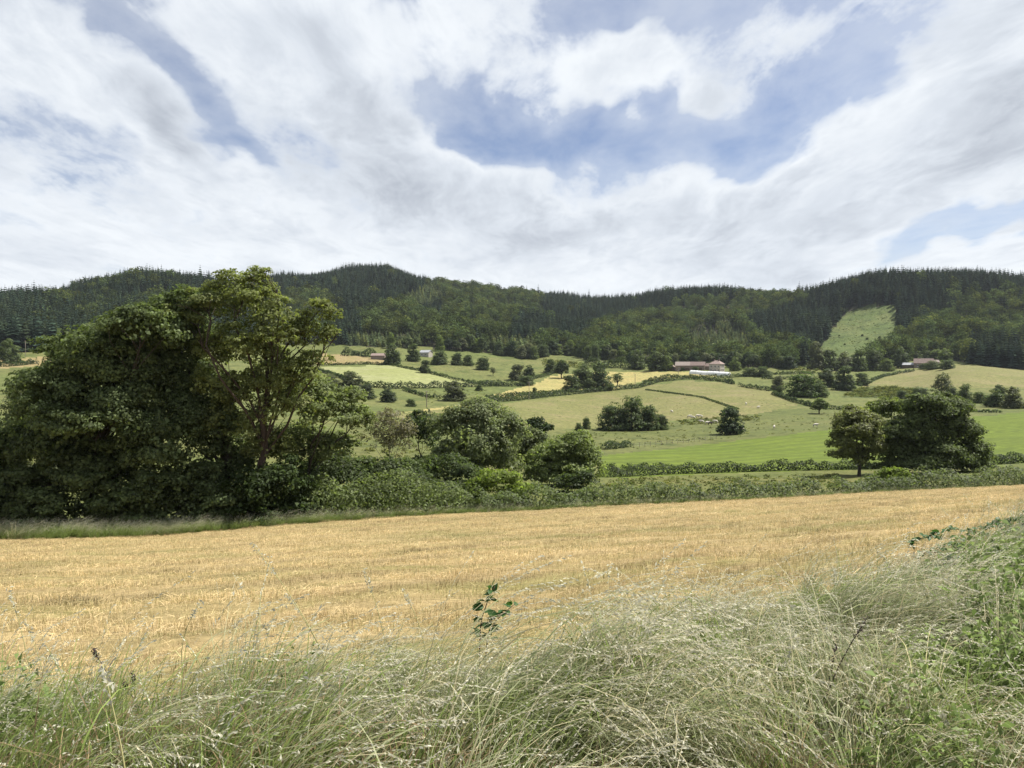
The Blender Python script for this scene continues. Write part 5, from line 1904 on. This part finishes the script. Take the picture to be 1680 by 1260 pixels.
def build_margin_grass():
    """long grass along the far edge of the mown field"""
    rng = np.random.default_rng(55)
    P = []
    for x in np.arange(-60, 1740, 2.2):
        ye = float(np.interp(x, EDGE_X, EDGE_Y))
        deep = np.interp(x, [0, 300, 500, 700, 900, 1700], [2.0, 1.8, 1.0, 0.5, 0.4, 0.4])
        for k in range(int(1 + deep * 1.3)):
            y = ye + rng.uniform(-0.35, 1) * deep
            P.append(((x + rng.uniform(-2, 2) - 840) / F * y, y))
    P = np.array(P)
    n = len(P)
    idx = np.where(rng.random(n) < 0.8, rng.integers(*RANGE['green'], n), rng.integers(*RANGE['bent'], n))
    big = np.interp(P[:, 0] / P[:, 1], [-0.66, -0.3, 0.0, 0.66], [1.05, 0.9, 0.65, 0.55])
    scatter('margin_grass', np.column_stack([P, height(P[:, 0], P[:, 1])]), idx, rng.normal(0, 0.6, n), rng.uniform(0.8, 1.3, n) * big, GRASS, 'long uncut grass along the far edge of the mown field')


build_margin_grass()

# ------------------------------------------------------------------ foreground plants one can point at
M_CANE = mat_simple('bramble_cane', (0.10, 0.045, 0.04), 0.6, 8.0, 0.4)
M_BLEAF = mat_leaf('bramble_leaf', False, (0.045, 0.100, 0.030), 0.35, 0.25, 0.5, 0.2, warm=0.2)
M_BLEAF2 = mat_leaf('bramble_leaf_bluish', False, (0.055, 0.095, 0.060), 0.25, 0.25, 0.45, 0.3, warm=0.1)
M_DRY = mat_simple('dry_dark_stalk', (0.07, 0.05, 0.045), 0.9, 9.0, 0.4)
M_STALK = mat_blade('grass_stalk', (0.28, 0.30, 0.13), (0.40, 0.36, 0.18), 0.3)


def leaf_mesh(L, W, mat):
    """pointed oval leaf, folded along the midrib, with a toothed margin; base at the origin, along +x"""
    n = 7
    v, f = [], []
    for i in range(n + 1):
        t = i / n
        w = W * math.sin(math.pi * min(1, t * 0.92 + 0.06)) ** 0.8 * (1 - 0.25 * t) * (1.06 if i % 2 else 0.94)
        if i == n:
            w = 0.001
        z = -0.22 * L * t * t
        v += [(L * t, -w / 2, z + w * 0.16), (L * t, 0, z), (L * t, w / 2, z + w * 0.16)]
    for i in range(n):
        b = i * 3
        f += [(b, b + 3, b + 4, b + 1), (b + 1, b + 4, b + 5, b + 2)]
    return mesh_data('leaf', v, f, mat, True)


LEAVES = {1: [leaf_mesh(0.080, 0.062, M_BLEAF), leaf_mesh(0.062, 0.048, M_BLEAF)], 2: [leaf_mesh(0.125, 0.090, M_BLEAF2), leaf_mesh(0.10, 0.072, M_BLEAF2)]}


def bramble(base, canes, label, kind, rng, spacing=0.07, name='bramble'):
    """canes: list of world-space point lists. Three leaflets hang at each node, every leaf its own part."""
    root = empty(name, base)
    tag(root, label, 'bramble')
    for c in canes:
        pts = np.array([np.array(p) - np.array(base) for p in c])
        tt = np.linspace(0, 1, 12)
        path = np.stack([pchip(np.linspace(0, 1, len(pts)), pts[:, k], tt) for k in range(3)], 1)
        b = MB()
        b.tube(path, np.linspace(0.0055, 0.002, 12), 6)
        cane = link('cane', b.mesh('cane', M_CANE, True), root)
        L = np.linalg.norm(np.diff(path, axis=0), axis=1).sum()
        k = max(3, int(L / spacing))
        for i in range(1, k + 1):
            t = 0.18 + 0.8 * i / k
            p = np.array([np.interp(t, tt, path[:, q]) for q in range(3)])
            az = rng.uniform(0, 6.28) if i % 2 else rng.uniform(0, 6.28)
            for da, sc in ((0, 1.0), (1.0, 0.85), (-1.0, 0.85)):
                if rng.random() < 0.15:
                    continue
                o = link('leaf', LEAVES[kind][int(rng.integers(0, 2))], cane)
                st = 0.02
                d = np.array([math.cos(az), math.sin(az), 0.25]) * st
                o.location = p + d
                o.rotation_euler = (rng.normal(0, 0.5), rng.normal(-0.15, 0.35), az + da + rng.normal(0, 0.15))
                o.scale = (sc * rng.uniform(0.75, 1.2),) * 3
    return root


def pt(px, py, Y):
    d = pix_dir(px, py)
    return tuple(d * (Y / d[1]))


rb = np.random.default_rng(8)
bs = at(786, 5.75)
bramble(bs, [[(bs.x, bs.y, bs.z), pt(788, 1032, 5.75), pt(798, 992, 5.75), pt(812, 962, 5.75)],
             [(bs.x + 0.04, bs.y, bs.z), pt(802, 1038, 5.7), pt(822, 1010, 5.7), pt(846, 990, 5.7)]],
        'small upright bramble sprig with dark green leaves above the grass in the centre', 1, rb, 0.042)
for px, Y, ends, lab, kd in [
    (1575, 8.2, [(1600, 900), (1530, 880), (1490, 895)], 'bramble arching left over the bank edge toward the hay field', 1),
    (1600, 7.4, [(1585, 915), (1555, 928), (1515, 940)], 'bramble with broad bluish leaves lying in the bank grass', 2),
    (1650, 9.2, [(1650, 876), (1628, 862), (1592, 872)], 'long bramble runner reaching out over the hay field at right', 1),
    (1690, 8.6, [(1685, 890), (1660, 868), (1625, 878)], 'leafy bramble at the right margin on top of the bank', 1),
    (1640, 6.6, [(1640, 935), (1605, 950), (1570, 958)], 'lower bluish bramble just under the broad-leaved one', 2),
    (1705, 7.8, [(1690, 925), (1660, 905), (1625, 912)], 'dense leafy bramble at the right margin halfway up the bank', 1),
    (1620, 9.6, [(1622, 880), (1600, 872), (1570, 882)], 'short bramble behind the arching one on the bank crest', 1),
    (1545, 7.6, [(1550, 915), (1525, 905), (1500, 915)], 'low bramble sprawling on the bank edge left of the arching one', 1),
    (1700, 9.8, [(1690, 862), (1668, 850), (1640, 860)], 'highest bramble tip at the right margin', 1),
    (1665, 7.0, [(1662, 940), (1640, 922), (1610, 930)], 'bushy bramble just above the lower bluish one', 1),
]:
    g0 = at(px, Y)
    P0 = [(g0.x, g0.y, g0.z)] + [pt(x, y, Y) for x, y in ends]
    P1 = [(g0.x + 0.1, g0.y + 0.1, g0.z)] + [pt(x + 35, y - 12, Y + 0.3) for x, y in ends]
    bramble(g0, [P0, P1], lab, kd, rb, 0.06)


def stalk(px0, Y, tip, label, head=True, bow=0.0, thick=0.0035, name='grass_stalk', mat=None):
    b0 = at(px0, Y)
    root = empty(name, b0)
    tag(root, label, 'grass stalk' if name == 'grass_stalk' else 'dead stalk', None)
    e = np.array(pt(tip[0], tip[1], Y)) - np.array(b0)
    t = np.linspace(0, 1, 9)[:, None]
    path = e * t
    path[:, 0] += (np.sin(t[:, 0] * math.pi) * bow)
    path[:, 2] += np.sin(t[:, 0] * math.pi) * abs(bow) * 0.3
    b = MB()
    b.tube(path, np.linspace(thick, thick * 0.4, 9), 5)
    link('stem', b.mesh('stem', mat or M_STALK, True), root)
    rng = np.random.default_rng(int(px0 * 7 + tip[1]))
    if head:
        P = []
        for j in range(34):
            f = rng.uniform(0.80, 1.0)
            P.append(np.array([np.interp(f, t[:, 0], path[:, q]) for q in range(3)]) + rng.normal(0, 0.008, 3))
        d = path[-1] - path[-2]
        v, f = leaf_quads(np.array(P), np.tile([0.2, -0.9, 0.2], (len(P), 1)), 0.022, rng, 0.35, 0.5)
        link('seed_head', mesh_data('seed_head', v, f, M_HD if mat is None else mat), root)
    # two stem leaves
    for f0 in (0.25, 0.45):
        p = np.array([np.interp(f0, t[:, 0], path[:, q]) for q in range(3)])
        s = rng.choice([-1, 1])
        q = MB()
        L = 0.18
        pts = [p + np.array([s * L * k / 4, 0.02 * k, 0.06 * k - 0.022 * k * k]) for k in range(5)]
        vv = []
        for k, pp in enumerate(pts):
            w = 0.005 * (1 - k / 4.3)
            vv += [pp + np.array([0, -w, w * 0.3]), pp + np.array([0, w, 0])]
        q.add(vv, [(2 * k, 2 * k + 1, 2 * k + 3, 2 * k + 2) for k in range(4)])
        link('blade', q.mesh('blade', mat or M_STALK), root)
    return root


for a in [
    (560, 4.6, (414, 892), 'very tall grass stalk leaning left over the hay field', True, 0.05),
    (545, 4.9, (470, 975), 'shorter leaning grass stalk with drooping head right of the very tall one', True, 0.04),
    (640, 5.0, (597, 932), 'slender grass stalk against the hay field in the left centre', True, 0.03),
    (315, 4.6, (330, 985), 'arching dark-headed grass stalk left of the very tall one', True, -0.10),
    (52, 4.5, (15, 965), 'tall dark grass stalk at the left margin', True, 0.03),
    (75, 4.7, (42, 1020), 'second dark grass stalk close to the left margin', True, 0.03),
    (118, 4.4, (88, 1075), 'thin grass stalk third from the left margin', True, 0.02),
    (215, 2.6, (168, 1090), 'thick pale seed stalk rising in front at the lower left', True, 0.02),
    (700, 5.2, (660, 965), 'thin bowed grass stalk left of the bramble sprig', True, 0.05),
    (1378, 5.6, (1368, 935), 'upright grass stalk in the field beside the bank, right of centre', True, 0.0),
    (1165, 5.8, (1150, 985), 'short grass stalk at the verge edge near the middle right', True, 0.02),
    (1500, 6.6, (1440, 905), 'fine grass stalk leaning left off the bank', True, 0.05),
    (1280, 3.4, (1310, 1040), 'pale drooping grass stalk in the right foreground', True, -0.05),
    (1600, 3.2, (1540, 1160), 'pale feathery seed stalk in the lower right corner', True, 0.03),
]:
    stalk(a[0], a[1], a[2], a[3], a[4], a[5], 0.0035 if a[1] > 3 else 0.0045)
for a in [
    (1345, 3.9, (1425, 1010), 'dark dead dock stalk slanting right in the right foreground', -0.03),
    (1352, 4.0, (1372, 1060), 'shorter dark dock stalk beside the slanting one', 0.0),
    (205, 4.3, (152, 1065), 'dark dead thistle stalk with a round head at left', 0.03),
    (225, 4.2, (216, 1105), 'dark dead thistle stalk in the dark hollow at left', 0.0),
    (240, 4.1, (200, 1120), 'low bent dead stalk in the dark hollow at left', 0.03),
]:
    stalk(a[0], a[1], a[2], a[3], True, a[4], 0.0045, 'dead_stalk', M_DRY)

# ------------------------------------------------------------------ air
def build_haze():
    x0, x1, y0, y1, z0, z1 = -2200, 2200, -60, 2700, -40, 215
    b = MB()
    b.box(x0, x1, y0, y1, z0, z1)
    m, g, out = new_mat('haze')
    pv = g.new('ShaderNodeVolumePrincipled')
    pv.inputs['Color'].default_value = (0.80, 0.88, 1.0, 1)
    pv.inputs['Density'].default_value = 0.000035
    pv.inputs['Anisotropy'].default_value = 0.2
    g.l.new(pv.outputs[0], out.inputs['Volume'])
    o = link('haze', b.mesh('haze', m))
    tag(o, 'thin bluish summer haze in the valley air', kind='stuff')


build_haze()
